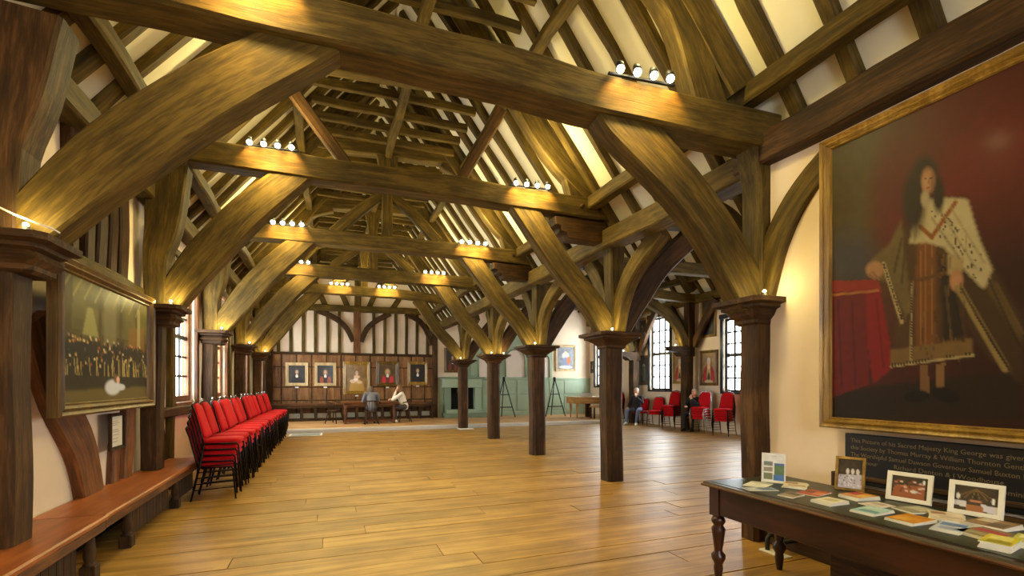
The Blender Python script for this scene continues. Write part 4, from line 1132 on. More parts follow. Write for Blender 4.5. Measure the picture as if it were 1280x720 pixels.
# inscription board under the large portrait
ib = thing('inscription_board', 'black painted board with gilt lettering below the robed portrait', 'sign', (3.88, 1.9, 0.72))
MB().box(3.87, 3.915, 1.0, 2.68, 0.72, 1.11).build('board', 'black_paint', ib, bevel=0.006)
MB().box(3.85, 3.9, 0.98, 2.7, 0.75, 0.79, axis=1).build('moulding', 'oak_dark', ib, bevel=0.01)
lines = [('This Picture of his Sacred Majesty King George was given to', 2.63, 1.042, 1.08), ('this Society by Thomas Murray & William Thornton Gentlemen', 2.63, 0.987, 1.12),
         ('The Worshipful Samuel Dawson Governour Samuel Buxton Deputy', 2.63, 0.932, 1.14), ('Governour', 2.63, 0.878, 0.2), ('Richard Denton & J Woodhouse', 2.32, 0.878, 0.62), ('Anno Domini 1722', 1.86, 0.822, 0.36)]
dg = None
for (txt, y0, z0, wid) in lines:
    cu = bpy.data.curves.new('letters', 'FONT'); cu.body = txt; cu.size = 0.05; cu.extrude = 0.0005; cu.resolution_u = 2
    to = bpy.data.objects.new('letters_tmp', cu); COL.objects.link(to)
    dg = bpy.context.evaluated_depsgraph_get()
    me = bpy.data.meshes.new_from_object(to.evaluated_get(dg))
    COL.objects.unlink(to); bpy.data.objects.remove(to)
    co = np.zeros(len(me.vertices)*3); me.vertices.foreach_get('co', co); co = co.reshape(-1, 3)
    k = wid/max(1e-6, co[:, 0].max())
    new = np.stack([np.full(len(co), 3.868)-co[:, 2], y0-co[:, 0]*k, z0+co[:, 1]*0.9], -1)
    me.vertices.foreach_set('co', new.ravel()); me.update()
    me.materials.clear(); me.materials.append(MATS['gilt_letter'])
    link('lettering', me, ib)

# ================================================================ LEFT WALL BENCH
def bench(label, y0, y1, x0, x1, z, legs, panels):
    r = thing('wall_bench', label, 'bench', ((x0+x1)/2, (y0+y1)/2, 0), 0, 'benches along the crowd painting wall')
    MB().box(x0, x1, y0, y1, z-0.045, z, axis=1).build('seat_board', 'bench_wood', r, bevel=0.012)
    MB().box(x1-0.05, x1-0.015, y0+0.02, y1-0.02, z-0.12, z-0.045, axis=1).build('apron', 'oak_red', r, bevel=0.008)
    for yl in legs:
        MB().box(x1-0.14, x1-0.04, yl-0.05, yl+0.05, 0, 0.11, axis=2).build('leg_block', 'oak_dark', r, bevel=0.006)
        MB().lathe([(0.04, 0), (0.045, 0.02), (0.03, 0.035), (0.04, 0.06), (0.043, 0.09), (0.033, 0.2), (0.03, 0.24), (0.038, 0.25), (0.038, 0.27)], x1-0.09, yl, 0.1, 12).build('leg', 'oak_dark', r)
    for (ya, yb) in panels:
        k = ya
        while k < yb-0.02:
            MB().box(x1-0.15, x1-0.125, k+0.004, min(k+0.1, yb)-0.004, 0.05, z-0.1, axis=2).build('plank', 'oak_dark', r)
            k += 0.1
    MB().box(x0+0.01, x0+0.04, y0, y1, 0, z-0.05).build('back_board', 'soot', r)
    return r
bench('dark red-brown wall bench section with plain panel, below the jowled post', 1.6, 4.72, -2.14, -1.62, 0.47, (2.5, 3.6, 4.62), ((3.72, 4.5),))
bench('red-brown wall bench section with ribbed front running up to the stacked chairs', 4.73, 8.0, -2.14, -1.64, 0.465, (5.42, 6.92), ((5.56, 6.8), (7.05, 7.9)))

# ================================================================ STACKING CHAIRS
def rounded(w, h, r, n=4, topr=None):
    tr = topr or r
    pts = []
    for (cx, cy, rad, a0) in ((w/2-r, r, r, -90), (w/2-tr, h-tr, tr, 0), (-w/2+tr, h-tr, tr, 90), (-w/2+r, r, r, 180)):
        for k in range(n+1):
            a = math.radians(a0+90*k/n); pts.append((cx+rad*math.cos(a), cy+rad*math.sin(a)))
    return pts
def stack_chair(frame_mat, label, grp):
    """faces +X, origin on the floor below the seat centre"""
    t = thing('stacking_chair', label, 'chair', (0, 0, 0), 0, grp)
    # seat cushion
    b = MB(); out = rounded(0.43, 0.42, 0.07, 4); n = len(out)
    vs = []
    for (sc, z) in ((0.94, 0.415), (1.0, 0.43), (1.0, 0.455), (0.95, 0.478), (0.7, 0.488)):
        vs += [((y_-0.21)*sc, x_*sc, z) for x_, y_ in out]
    fs = []
    for i in range(4):
        for j in range(n): fs.append((i*n+j, i*n+(j+1) % n, (i+1)*n+(j+1) % n, (i+1)*n+j))
    fs.append(tuple(range(n-1, -1, -1))); fs.append(tuple(range(4*n, 5*n)))
    b.add(vs, fs, None, True); b.build('seat', 'red_fabric', t)
    # backrest: tapering rounded panel leaning back
    b = MB(); out = rounded(0.40, 0.44, 0.04, 5, 0.13); vs = []
    for (sc, d) in ((0.95, -0.022), (1.0, -0.012), (1.0, 0.014), (0.93, 0.026), (0.6, 0.03)):
        for x_, y_ in out:
            yy_ = 0.22+(y_-0.22)*sc; xx_ = x_*sc*(1-0.12*(y_/0.44))
            vs.append((-0.2-0.13*(yy_/0.44)+d, xx_, 0.5+yy_))
    n = len(out); fs = []
    for i in range(4):
        for j in range(n): fs.append((i*n+j, i*n+(j+1) % n, (i+1)*n+(j+1) % n, (i+1)*n+j))
    fs.append(tuple(range(n-1, -1, -1))); fs.append(tuple(range(4*n, 5*n)))
    b.add(vs, fs, None, True); b.build('backrest', 'red_fabric', t)
    for s in (-1, 1):
        MB().tube([(0.17, s*0.225, 0.42), (0.19, s*0.225, 0.4), (0.225, s*0.23, 0.0)], 0.011, 6).build('leg', frame_mat, t)
        MB().tube([(-0.2, s*0.225, 0.42), (-0.23, s*0.225, 0.2), (-0.28, s*0.23, 0.0)], 0.011, 6).build('leg', frame_mat, t)
        MB().tube([(0.18, s*0.225, 0.425), (-0.19, s*0.225, 0.425)], 0.011, 6).build('seat_rail', frame_mat, t)
        MB().tube([(0.21, s*0.225, 0.16), (-0.24, s*0.225, 0.14)], 0.008, 5).build('stretcher', frame_mat, t)
    fb = MB(); pts = [(-0.2, 0.215, 0.42), (-0.225, 0.21, 0.52), (-0.3, 0.19, 0.82)]
    pts += [(-0.345, 0.17*math.cos(a), 0.9+0.06*math.sin(a)) for a in [math.pi*k/8 for k in range(1, 8)]]
    pts += [(-0.3, -0.19, 0.82), (-0.225, -0.21, 0.52), (-0.2, -0.215, 0.42)]
    fb.tube(pts, 0.011, 6); fbo = fb.build('back_frame', frame_mat, t)
    MB().tube([(-0.345, 0.06, 0.965), (-0.348, 0.04, 0.985), (-0.348, -0.04, 0.985), (-0.345, -0.06, 0.965)], 0.009, 6).build('handle', 'chrome', fbo)
    return t
cr = random.Random(5)
proto = {}
def chair_at(kind, fm, x, y, z, rz, label, group):
    if kind not in proto:
        proto[kind] = stack_chair(fm, label, group); r = proto[kind]
        r.location = (x, y, z); r.rotation_euler = (0, 0, rz)
        return r
    return dup(proto[kind], (x, y, z), rz, label, group)
nst = 15; NH = 5
ORD = ['first', 'second', 'third', 'fourth', 'fifth', 'sixth', 'seventh', 'eighth', 'ninth', 'tenth', 'eleventh', 'twelfth', 'thirteenth', 'fourteenth', 'fifteenth']
for s in range(nst):
    y0 = 7.42+s*0.528
    dx = cr.uniform(-0.02, 0.02)
    hgt = NH
    for k in range(hgt):
        if s == 0: lab = 'red chair of the stack beside the bench end, ' + ['lowest', 'second from the floor', 'middle', 'second from the top', 'topmost'][k]
        elif s == nst-1: lab = 'red chair of the row stack closest to the dais, ' + ['lowest', 'second from the floor', 'middle', 'second from the top', 'topmost'][k]
        else: lab = 'red chair, ' + ['lowest', 'second lowest', 'middle one', 'second highest', 'topmost'][k] + ' of the ' + ORD[s] + ' stack from the bench end'
        chair_at('dark', 'black_metal', -1.36+dx+k*0.016, y0+cr.uniform(-0.008, 0.008), k*0.076, cr.uniform(-0.02, 0.02), lab, 'stacked red chairs along the bench wall')
# aisle stacks, facing the nave
for (x, y, n, kind, rz, what) in ((10.8, 11.0, 5, 'dark', math.pi+0.35, 'below the last aisle window'), (10.82, 11.95, 5, 'chrome', math.pi+0.3, 'with chrome frames'),
                            (10.85, 13.35, 5, 'dark', math.pi+0.35, 'next to the dark aisle post'), (10.95, 14.35, 2, 'dark', math.pi+0.5, 'two chairs high'),
                            (10.9, 15.2, 1, 'dark', math.pi+0.4, ''), (10.75, 16.6, 4, 'dark', math.pi+0.3, 'beside the piano')):
    for k in range(n):
        lab = 'red chair with the seated visitor in jeans beside it' if n == 1 else 'red chair of the aisle stack '+what+', '+(['lowest', 'second from the floor', 'middle', 'second from the top'][k] if k < n-1 else 'topmost')
        chair_at(kind, 'chrome' if kind == 'chrome' else 'black_metal', x-0.014*k*0.9, y, k*0.076, rz, lab, 'red chairs along the window wall')

# floor grille
fg = thing('floor_grille', 'white bordered grey floor grille set in front of the dais', 'grille', (-0.62, 15.35, 0.004))
MB().box(-1.06, -0.16, 15.12, 15.85, 0.003, 0.012).build('border', 'white_paint', fg)
MB().box(-1.0, -0.22, 15.18, 15.79, 0.006, 0.018).build('mesh', 'grey_grille', fg)

# ================================================================ TABLE AND CHAIRS ON THE DAIS
TX, TYY = 1.36, 17.75
et = thing('refectory_table', 'dark oak refectory table on the dais', 'table', (TX, TYY, DZ))
MB().box(TX-0.95, TX+0.95, TYY-0.4, TYY+0.4, DZ+0.71, DZ+0.76, axis=0).build('tabletop', 'oak_red', et, bevel=0.008)
MB().box(TX-0.85, TX+0.85, TYY-0.33, TYY+0.33, DZ+0.62, DZ+0.71, axis=0).build('apron', 'oak_red', et)
for sx in (-1, 1):
    for sy in (-1, 1):
        xx, yy_ = TX+sx*0.8, TYY+sy*0.29
        b = MB(); b.box(xx-0.05, xx+0.05, yy_-0.05, yy_+0.05, DZ, DZ+0.14, axis=2); b.lathe([(0.045, 0.14), (0.03, 0.17), (0.055, 0.3), (0.06, 0.4), (0.035, 0.52), (0.05, 0.56), (0.05, 0.64)], xx, yy_, DZ, 10)
        b.build('leg', 'oak_red', et)
MB().box(TX-0.8, TX+0.8, TYY-0.32, TYY-0.26, DZ+0.06, DZ+0.13, axis=0).build('stretcher', 'oak_red', et)
MB().box(TX-0.8, TX+0.8, TYY+0.26, TYY+0.32, DZ+0.06, DZ+0.13, axis=0).build('stretcher', 'oak_red', et)
def windsor(label):
    t = thing('windsor_chair', label, 'chair', (0, 0, 0), 0, 'wooden chairs at the dais table')
    b = MB(); out = rounded(0.46, 0.44, 0.14, 5)
    b.prism([(y_-0.22, x_) for x_, y_ in out], 0.42, 0.46, 'XY', 0); b.build('seat', 'oak_dark', t, bevel=0.008)
    for sx, sy in ((1, 1), (1, -1), (-1, 1), (-1, -1)):
        MB().tube([(sx*0.14, sy*0.15, 0.43), (sx*0.18, sy*0.19, 0.2), (sx*0.22, sy*0.23, 0)], [0.018, 0.022, 0.014], 8).build('leg', 'oak_dark', t)
    MB().tube([(0.17, -0.19, 0.18), (0.17, 0.19, 0.18)], 0.012, 6).build('stretcher', 'oak_dark', t)
    MB().tube([(-0.18, -0.19, 0.18), (-0.18, 0.19, 0.18)], 0.012, 6).build('stretcher', 'oak_dark', t)
    for k in range(7):
        a = -1.2+2.4*k/6
        MB().tube([(-0.19*math.cos(a*0.7), 0.2*math.sin(a), 0.45), (-0.24*math.cos(a*0.6), 0.25*math.sin(a), 0.78)], 0.009, 6).build('spindle', 'oak_dark', t)
    MB().tube([(0.1, 0.27, 0.7), (-0.1, 0.28, 0.74), (-0.22, 0.2, 0.79), (-0.26, 0, 0.8), (-0.22, -0.2, 0.79), (-0.1, -0.28, 0.74), (0.1, -0.27, 0.7)], 0.02, 8).build('back_bow', 'oak_dark', t)
    return t
wc = windsor('empty spindle-back wooden chair at the window end of the dais table')
wc.location = (TX-1.15, 17.95, DZ); wc.rotation_euler = (0, 0, -0.6)
dup(wc, (TX+0.02, 17.12, DZ), math.pi/2, 'spindle-back wooden chair occupied by the visitor with their back turned')
dup(wc, (TX+1.22, 17.75, DZ), math.pi, 'spindle-back wooden chair under the visitor in the cream sweater')

# ================================================================ EASELS, PIANO, STOOL
def easel(x, y, label):
    r = thing('easel', label, 'easel', (x, y, DZ), 0, 'folding easels by the green wall')
    MB().tube([(x-0.02, y, DZ+1.55), (x-0.46, y-0.1, DZ)], 0.022, 8).build('leg', 'black_metal', r)
    MB().tube([(x+0.02, y, DZ+1.55), (x+0.46, y-0.1, DZ)], 0.022, 8).build('leg', 'black_metal', r)
    MB().tube([(x, y+0.02, DZ+1.5), (x+0.05, y+0.45, DZ)], 0.02, 8).build('leg', 'black_metal', r)
    MB().box(x-0.34, x+0.34, y-0.11, y-0.07, DZ+0.4, DZ+0.44).build('cross_bar', 'black_metal', r)
    MB().box(x-0.22, x+0.22, y-0.07, y-0.03, DZ+0.92, DZ+0.95).build('cross_bar', 'black_metal', r)
    MB().box(x-0.04, x+0.04, y-0.03, y+0.05, DZ+1.48, DZ+1.66).build('clamp', 'black_metal', r)
easel(6.75, 18.7, 'black folding easel in front of the green panelling near the fireplace')
easel(9.0, 18.6, 'black folding easel beside the piano')

pf = thing('piano', 'small pale wooden grand piano on tapered legs on the dais', 'piano', (9.9, 17.6, DZ))
pz = DZ+0.58
case = [(9.2, 17.05), (10.62, 16.95), (11.0, 17.3), (11.05, 17.9), (10.6, 18.3), (9.9, 18.1), (9.25, 18.0)]
MB().prism(case, pz, pz+0.25, 'XY', 0).build('case', 'piano_wood', pf, bevel=0.01); pcase = pf.children[0]
MB().prism([((a-10.1)*1.02+10.1, (b_-17.6)*1.02+17.6) for a, b_ in case], pz+0.25, pz+0.275, 'XY', 0).build('lid', 'frame_pale', pcase, bevel=0.006)
for (a, b_) in ((9.3, 17.15), (10.5, 17.08), (10.9, 17.9), (9.4, 17.9)):
    MB().sweep([(a, b_, DZ), (a, b_, pz)], [0.04, 0.08], [0.04, 0.08], (0, 1, 0), 0.006).build('leg', 'piano_wood', pf)
MB().box(9.85, 10.05, 17.4, 17.5, DZ+0.02, pz).build('pedal_lyre', 'oak_dark', pf)
MB().box(9.65, 10.2, 17.5, 17.53, pz+0.275, pz+0.42).build('music_stand', 'white_paint', pcase, bevel=0.008)
ps = thing('piano_stool', 'long wooden stool tucked below the piano', 'stool', (10.2, 16.9, DZ))
MB().box(9.75, 10.75, 16.62, 16.98, DZ+0.44, DZ+0.5).build('seat', 'piano_wood', ps, bevel=0.01)
for a in (9.8, 10.7):
    for b_ in (16.67, 16.93):
        MB().box(a-0.025, a+0.025, b_-0.025, b_+0.025, DZ, DZ+0.44).build('leg', 'oak_dark', ps)

# ================================================================ DISPLAY TABLE
dt = thing('display_table', 'long dark mahogany table with leather top holding leaflets below the robed portrait', 'table', (3.12, 1.7, 0))
x0, x1, y0, y1, zt = 2.7, 3.5, 0.5, 2.98, 0.75
MB().box(x0, x1, y0, y1, zt-0.035, zt, axis=1).build('tabletop', 'table_wood', dt, bevel=0.012)
MB().box(x0+0.05, x1-0.05, y0+0.05, y1-0.05, zt, zt+0.003, axis=1).build('leather_inset', 'leather', dt)
MB().box(x0-0.012, x0+0.012, y0, y1, zt-0.03, zt-0.012, axis=1).build('edge_bead', 'oak_red', dt, bevel=0.006)
MB().box(x0+0.05, x0+0.08, y0+0.06, y1-0.06, zt-0.24, zt-0.035, axis=1).build('apron', 'table_wood', dt, bevel=0.004)
MB().box(x1-0.08, x1-0.05, y0+0.06, y1-0.06, zt-0.24, zt-0.035, axis=1).build('apron', 'table_wood', dt)
for ya in (y1-0.09, y0+0.06): MB().box(x0+0.08, x1-0.08, ya, ya+0.03, zt-0.24, zt-0.035, axis=0).build('apron', 'table_wood', dt)
lp = [(0.02, 0), (0.026, 0.03), (0.034, 0.1), (0.03, 0.13), (0.05, 0.17), (0.052, 0.2), (0.03, 0.225), (0.03, 0.24), (0.046, 0.36), (0.05, 0.4), (0.034, 0.425), (0.05, 0.45), (0.05, 0.47), (0.035, 0.5)]
for (a, b_) in ((x0+0.085, y1-0.085), (x1-0.085, y1-0.085), (x0+0.085, y0+0.085), (x1-0.085, y0+0.085)):
    b = MB(); b.lathe(lp, a, b_, 0, 16); b.box(a-0.045, a+0.045, b_-0.045, b_+0.045, 0.5, zt-0.035, axis=2)
    b.build('leg', 'table_wood', dt)
# dark chest against the wall below the board
ch = thing('oak_chest', 'dark oak chest against the wall behind the display table', 'chest', (3.7, 1.6, 0))
MB().box(3.56, 3.86, 0.7, 2.58, 0.02, 0.62, axis=1).build('body', 'oak_dark', ch, bevel=0.008)
MB().box(3.54, 3.86, 0.68, 2.6, 0.62, 0.67, axis=1).build('lid', 'oak_dark', ch, bevel=0.01)
MB().sweep([(3.8, 2.66, 0), (3.8, 2.66, 0.8)], 0.1, 0.12, (0, 1, 0), 0.03, 0.004, 6).build('end_post', 'oak_dark', ch, fix=False)
MB().box(3.8, 3.86, 0.7, 2.62, 0.67, 0.7, axis=1).build('ledge', 'oak_dark', ch)

# leaflets and booklets, each stack of one kind lying flat on the leather
ZT = zt+0.003
def sheet_paint(bgc, kind, n=20):
    p = Paint(n, int(n*1.4), bgc); p.noise(0.06, 8)
    rg = np.random.RandomState(abs(hash(kind)) % 1000 if isinstance(kind, str) else kind)
    return p, rg
def leaflet(label, x, y, w, h, th, rz, bgc, blocks, n=1, group='leaflets on the display table'):
    r = thing('leaflet_stack' if n > 1 else 'leaflet', label, 'leaflet', (x, y, ZT), rz, group)
    z = 0
    for k in range(n):
        M = Matrix.Rotation(((k*37) % 7-3)*0.02, 4, 'Z')
        b = MB(); b.box(-w/2, w/2, -h/2, h/2, z+0.0002, z+th/n, M); o = b.build('sheet', 'cream_card')
        o.parent = r; z += th/n
    p = Paint(20, 28, bgc)
    for (xa, ya, xb, yb, c) in blocks: p.poly([(xa, ya), (xb, ya), (xb, yb), (xa, yb)], c)
    p.noise(0.2, 10)
    M = Matrix.Rotation((((n-1)*37) % 7-3)*0.02, 3, 'Z')
    me = p.mesh('cover', M @ Vector((-w/2, h/2, z+0.0008)), M @ Vector((w, 0, 0)), M @ Vector((0, -h, 0)), 'print_paper')
    o = link('cover', me); o.parent = r
    return r
Q = -math.pi/2
leaflet('thin white sheet lying at the foot of the leaflet holder', 2.97, 2.7, 0.15, 0.2, 0.004, Q+0.5, (226, 220, 206), [(0.1, 0.1, 0.9, 0.3, (180, 176, 170))])
leaflet('pale blue leaflet at the table end', 2.86, 2.58, 0.1, 0.21, 0.004, Q-0.3, (150, 160, 170), [(0.1, 0.1, 0.9, 0.5, (90, 110, 140)), (0.1, 0.6, 0.9, 0.9, (200, 200, 190))])
leaflet('fan of cream booklets beside the leaflet holder', 3.19, 2.57, 0.15, 0.21, 0.012, Q+0.6, (214, 200, 170), [(0.1, 0.1, 0.6, 0.4, (150, 120, 90)), (0.2, 0.55, 0.9, 0.8, (180, 150, 120))], 4)
leaflet('small brown and white booklet in front of the red leaflet', 2.89, 2.36, 0.1, 0.15, 0.008, Q+0.25, (150, 130, 100), [(0.1, 0.1, 0.9, 0.5, (90, 76, 60))], 2)
leaflet('flat red patterned leaflet', 3.1, 2.36, 0.14, 0.2, 0.004, Q+0.3, (176, 66, 36), [(0.1, 0.2, 0.5, 0.6, (120, 60, 30)), (0.55, 0.3, 0.95, 0.8, (196, 120, 70))])
leaflet('small stack of orange and red booklets by the yellow photo frame', 3.24, 2.15, 0.14, 0.18, 0.022, Q-0.1, (206, 140, 50), [(0.05, 0.1, 0.45, 0.6, (176, 40, 30)), (0.5, 0.2, 0.95, 0.8, (220, 170, 80))], 4)
leaflet('stack of white cards at the table edge', 2.94, 2.13, 0.13, 0.17, 0.018, Q+0.05, (226, 218, 196), [(0.2, 0.2, 0.8, 0.6, (200, 186, 140))], 3)
leaflet('single white card between the two white photo frames', 3.16, 1.99, 0.12, 0.15, 0.004, Q-0.1, (222, 206, 190), [(0.15, 0.2, 0.8, 0.5, (190, 170, 150))])
leaflet('stack of pale turquoise leaflets', 2.96, 1.89, 0.13, 0.2, 0.014, Q+0.1, (170, 206, 200), [(0.1, 0.15, 0.7, 0.4, (206, 220, 214)), (0.2, 0.6, 0.9, 0.85, (110, 150, 150))], 3)
leaflet('clear wrapped pale leaflets in front of the white photo frame', 3.24, 1.82, 0.14, 0.19, 0.008, Q-0.2, (150, 146, 120), [(0.1, 0.1, 0.8, 0.6, (190, 186, 160))], 2)
leaflet('stack of orange booklets', 2.96, 1.69, 0.14, 0.2, 0.016, Q+0.0, (212, 142, 30), [(0.1, 0.1, 0.9, 0.3, (190, 120, 20)), (0.15, 0.5, 0.6, 0.85, (226, 170, 70))], 3)
leaflet('fanned white leaflets at the foot of the larger white frame', 3.22, 1.66, 0.15, 0.22, 0.012, Q+0.5, (222, 204, 176), [(0.1, 0.1, 0.5, 0.4, (170, 120, 90)), (0.3, 0.5, 0.9, 0.8, (200, 180, 150))], 4)
leaflet('stack of blue and white leaflets', 2.99, 1.52, 0.12, 0.19, 0.016, Q+0.2, (196, 200, 206), [(0.1, 0.1, 0.9, 0.45, (90, 120, 170)), (0.2, 0.6, 0.8, 0.9, (150, 160, 180))], 4)
leaflet('stack of brown picture booklets', 3.24, 1.47, 0.16, 0.2, 0.022, Q+0.0, (150, 120, 80), [(0.1, 0.1, 0.5, 0.5, (206, 190, 160)), (0.5, 0.4, 0.9, 0.9, (100, 76, 50))], 4)
leaflet('brown booklet with pink lettering', 3.03, 1.4, 0.15, 0.2, 0.016, Q-0.1, (140, 120, 84), [(0.1, 0.2, 0.9, 0.45, (176, 60, 66)), (0.2, 0.6, 0.8, 0.85, (170, 160, 120))], 2)
leaflet('thick stack of yellow leaflets at the table edge', 2.88, 1.28, 0.11, 0.18, 0.032, Q+0.25, (206, 190, 40), [(0.15, 0.1, 0.8, 0.5, (226, 216, 120)), (0.2, 0.6, 0.9, 0.9, (150, 140, 40))], 5)
leaflet('second stack of yellow leaflets', 3.04, 1.24, 0.11, 0.18, 0.028, Q+0.2, (200, 196, 90), [(0.15, 0.1, 0.8, 0.5, (226, 226, 170))], 4)

# standing photo frames: face the room, lean back
def photo_frame(label, x, y, w, h, fw, rz, paint, fmat, lean=0.22):
    r = thing('photo_frame', label, 'photo frame', (x, y, ZT), rz, 'photo frames on the display table')
    # local: faces -X, width along Y (left of the viewer = +Y)
    ux = Vector((0, -1, 0)); nn = Vector((-math.cos(lean), 0, math.sin(lean))); uy = Vector((-math.sin(lean), 0, -math.cos(lean)))
    o = Vector((0, w/2, 0.002))-uy*h
    b = MB(); frame_mesh(b, o, ux, uy, nn, w, h, fw, 0.016, [(0, 0), (0, 0.9), (0.1, 1), (0.9, 1), (1, 0.7), (1, 0)])
    f = b.build('frame', fmat); f.parent = r
    me = paint.mesh('photo', o+ux*fw*0.97+uy*fw*0.97+nn*0.006, ux*(w-1.94*fw), uy*(h-1.94*fw), 'print_paper')
    f = link('photo', me); f.parent = r
    c = [o+ux*0.004+uy*0.004, o+ux*(w-0.004)+uy*0.004, o+ux*(w-0.004)+uy*(h-0.004), o+ux*0.004+uy*(h-0.004)]
    vs = [p+nn*0.0005 for p in c]+[p+nn*0.004 for p in c]
    f = MB().add(vs, [(0, 1, 2, 3), (7, 6, 5, 4), (0, 4, 5, 1), (1, 5, 6, 2), (2, 6, 7, 3), (3, 7, 4, 0)]).build('backing', 'black_paint'); f.parent = r
    top = o+ux*w/2+uy*h*0.35
    f = MB().sweep([top, Vector((top.x+0.11, 0, 0.002))], 0.05, 0.004, (0, 1, 0), 0.001).build('strut', 'black_paint'); f.parent = r
    return r
def banquet(kind):
    p = Paint(34, 26 if kind else 44, (62, 48, 26)); p.noise(0.4, 9)
    rg = np.random.RandomState(3+kind)
    if kind == 0:
        p.poly([(0, 0.55), (1, 0.5), (1, 1), (0, 1)], (190, 180, 186))
        for _ in range(40): p.ell(rg.rand(), 0.55+0.45*rg.rand(), 0.03, 0.03, [(226, 222, 226), (120, 110, 110), (206, 196, 190)][rg.randint(3)])
        for k in range(3): p.ell(0.4+0.2*k, 0.42, 0.07, 0.1, (216, 206, 190))
    elif kind == 1:
        p.poly([(0.1, 0.45), (0.9, 0.35), (0.9, 1), (0.0, 1)], (150, 84, 44))
        for _ in range(30): p.ell(0.1+0.8*rg.rand(), 0.2+0.5*rg.rand(), 0.045, 0.04, [(186, 110, 76), (206, 176, 150), (120, 60, 40)][rg.randint(3)])
        p.ell(0.62, 0.66, 0.09, 0.07, (206, 200, 180)); p.ell(0.88, 0.2, 0.04, 0.1, (226, 222, 206))
    else:
        for k in range(6): p.line(0.5, 0.1, 0.05+0.18*k, 0.5, 0.012, (120, 92, 50))
        p.poly([(0.0, 0.62), (0.3, 0.6), (0.3, 0.85), (0, 0.8)], (210, 204, 200)); p.poly([(0.62, 0.66), (1, 0.7), (1, 1), (0.6, 0.9)], (206, 200, 206)); p.poly([(0.3, 0.75), (0.65, 0.72), (0.7, 1), (0.3, 0.98)], (160, 100, 56))
        p.ell(0.1, 0.45, 0.04, 0.12, (226, 220, 206)); p.ell(0.88, 0.5, 0.04, 0.12, (226, 220, 206)); p.ell(0.5, 0.58, 0.14, 0.05, (190, 120, 84))
    return p
photo_frame('upright yellow framed photo of a laid white table', 3.4, 2.32, 0.175, 0.235, 0.018, 0.42, banquet(0), 'frame_gold')
photo_frame('white framed landscape photo of a dining room with orange floor', 3.41, 1.96, 0.235, 0.185, 0.026, 0.2, banquet(1), 'cream_card')
photo_frame('white framed landscape photo of the timber hall set for dinner', 3.4, 1.62, 0.235, 0.19, 0.026, 0.2, banquet(2), 'cream_card')
photo_frame('last photo frame at the far end of the leaflet table', 3.38, 1.25, 0.2, 0.18, 0.024, 0.15, banquet(1), 'frame_pale')
# leaflet holder: acrylic style stand with a printed card
p = Paint(30, 40, (226, 222, 214))
for (a, b_, c_, d_, cc) in ((0.1, 0.3, 0.48, 0.46, (120, 130, 120)), (0.1, 0.5, 0.46, 0.66, (150, 140, 120)), (0.1, 0.7, 0.46, 0.92, (120, 124, 90)), (0.54, 0.34, 0.94, 0.74, (90, 120, 80)), (0.54, 0.34, 0.94, 0.42, (70, 100, 160)), (0.5, 0.76, 0.94, 0.94, (70, 110, 170))):
    p.poly([(a, b_), (c_, b_), (c_, d_), (a, d_)], cc)
p.line(0.4, 0.12, 0.6, 0.12, 0.02, (190, 186, 180)); p.noise(0.15, 14)
hd = thing('leaflet_holder', 'white card leaflet holder with small pictures at the end of the table', 'leaflet holder', (3.17, 2.74, ZT), 0.62)
uy = Vector((-math.sin(0.15), 0, -math.cos(0.15)))
o0 = Vector((0, 0.08, 0.002))-uy*0.215
f = link('card', p.mesh('card', o0, Vector((0, -0.16, 0)), uy*0.213, 'print_paper')); f.parent = hd
vs = [o0+Vector((q, a, 0))+uy*b_ for q in (0.0015, 0.006) for a, b_ in ((0.002, 0), (-0.162, 0), (-0.162, 0.215), (0.002, 0.215))]
f = MB().add(vs, [(0, 3, 2, 1), (4, 5, 6, 7), (0, 1, 5, 4), (1, 2, 6, 5), (2, 3, 7, 6), (3, 0, 4, 7)]).build('back_panel', 'cream_card'); f.parent = hd
f = MB().box(-0.03, 0.06, -0.08, 0.08, 0, 0.006).build('foot', 'cream_card'); f.parent = hd
# ================================================================ PEOPLE
def frust(bm, p0, r0, p1, r1, seg=10):
    p0, p1 = Vector(p0), Vector(p1)
    for p, r in ((p0, r0), (p1, r1)):
        bmesh.ops.create_uvsphere(bm, u_segments=seg, v_segments=8, radius=r, matrix=Matrix.Translation(p))
    d = p1-p0
    if d.length > 1e-4:
        M = Matrix.Translation((p0+p1)/2) @ d.to_track_quat('Z', 'Y').to_matrix().to_4x4()
        bmesh.ops.create_cone(bm, cap_ends=True, cap_tris=False, segments=seg, radius1=r0, radius2=r1, depth=d.length, matrix=M)
def ellip(bm, c, rx, ry, rz, R=None):
    M = Matrix.Translation(Vector(c)) @ (R.to_4x4() if R else Matrix.Identity(4)) @ Matrix.Diagonal((rx, ry, rz, 1))
    bmesh.ops.create_uvsphere(bm, u_segments=16, v_segments=12, radius=1, matrix=M)
def fuse(name, bm, mat, parent, voxel=0.011, smooth=4):
    """one continuous surface out of overlapping volumes"""
    me = bpy.data.meshes.new(name); bm.to_mesh(me); bm.free()
    tmp = bpy.data.objects.new('tmp', me); COL.objects.link(tmp)
    m = tmp.modifiers.new('r', 'REMESH'); m.mode = 'VOXEL'; m.voxel_size = voxel; m.use_smooth_shade = True
    s = tmp.modifiers.new('s', 'SMOOTH'); s.iterations = smooth; s.factor = 0.5
    dg = bpy.context.evaluated_depsgraph_get()
    me2 = bpy.data.meshes.new_from_object(tmp.evaluated_get(dg)); me2.name = name
    COL.objects.unlink(tmp); bpy.data.objects.remove(tmp)
    me2.materials.clear(); me2.materials.append(MATS[mat])
    for p in me2.polygons: p.use_smooth = True
    o = bpy.data.objects.new(name, me2); COL.objects.link(o); o.parent = parent
    return o
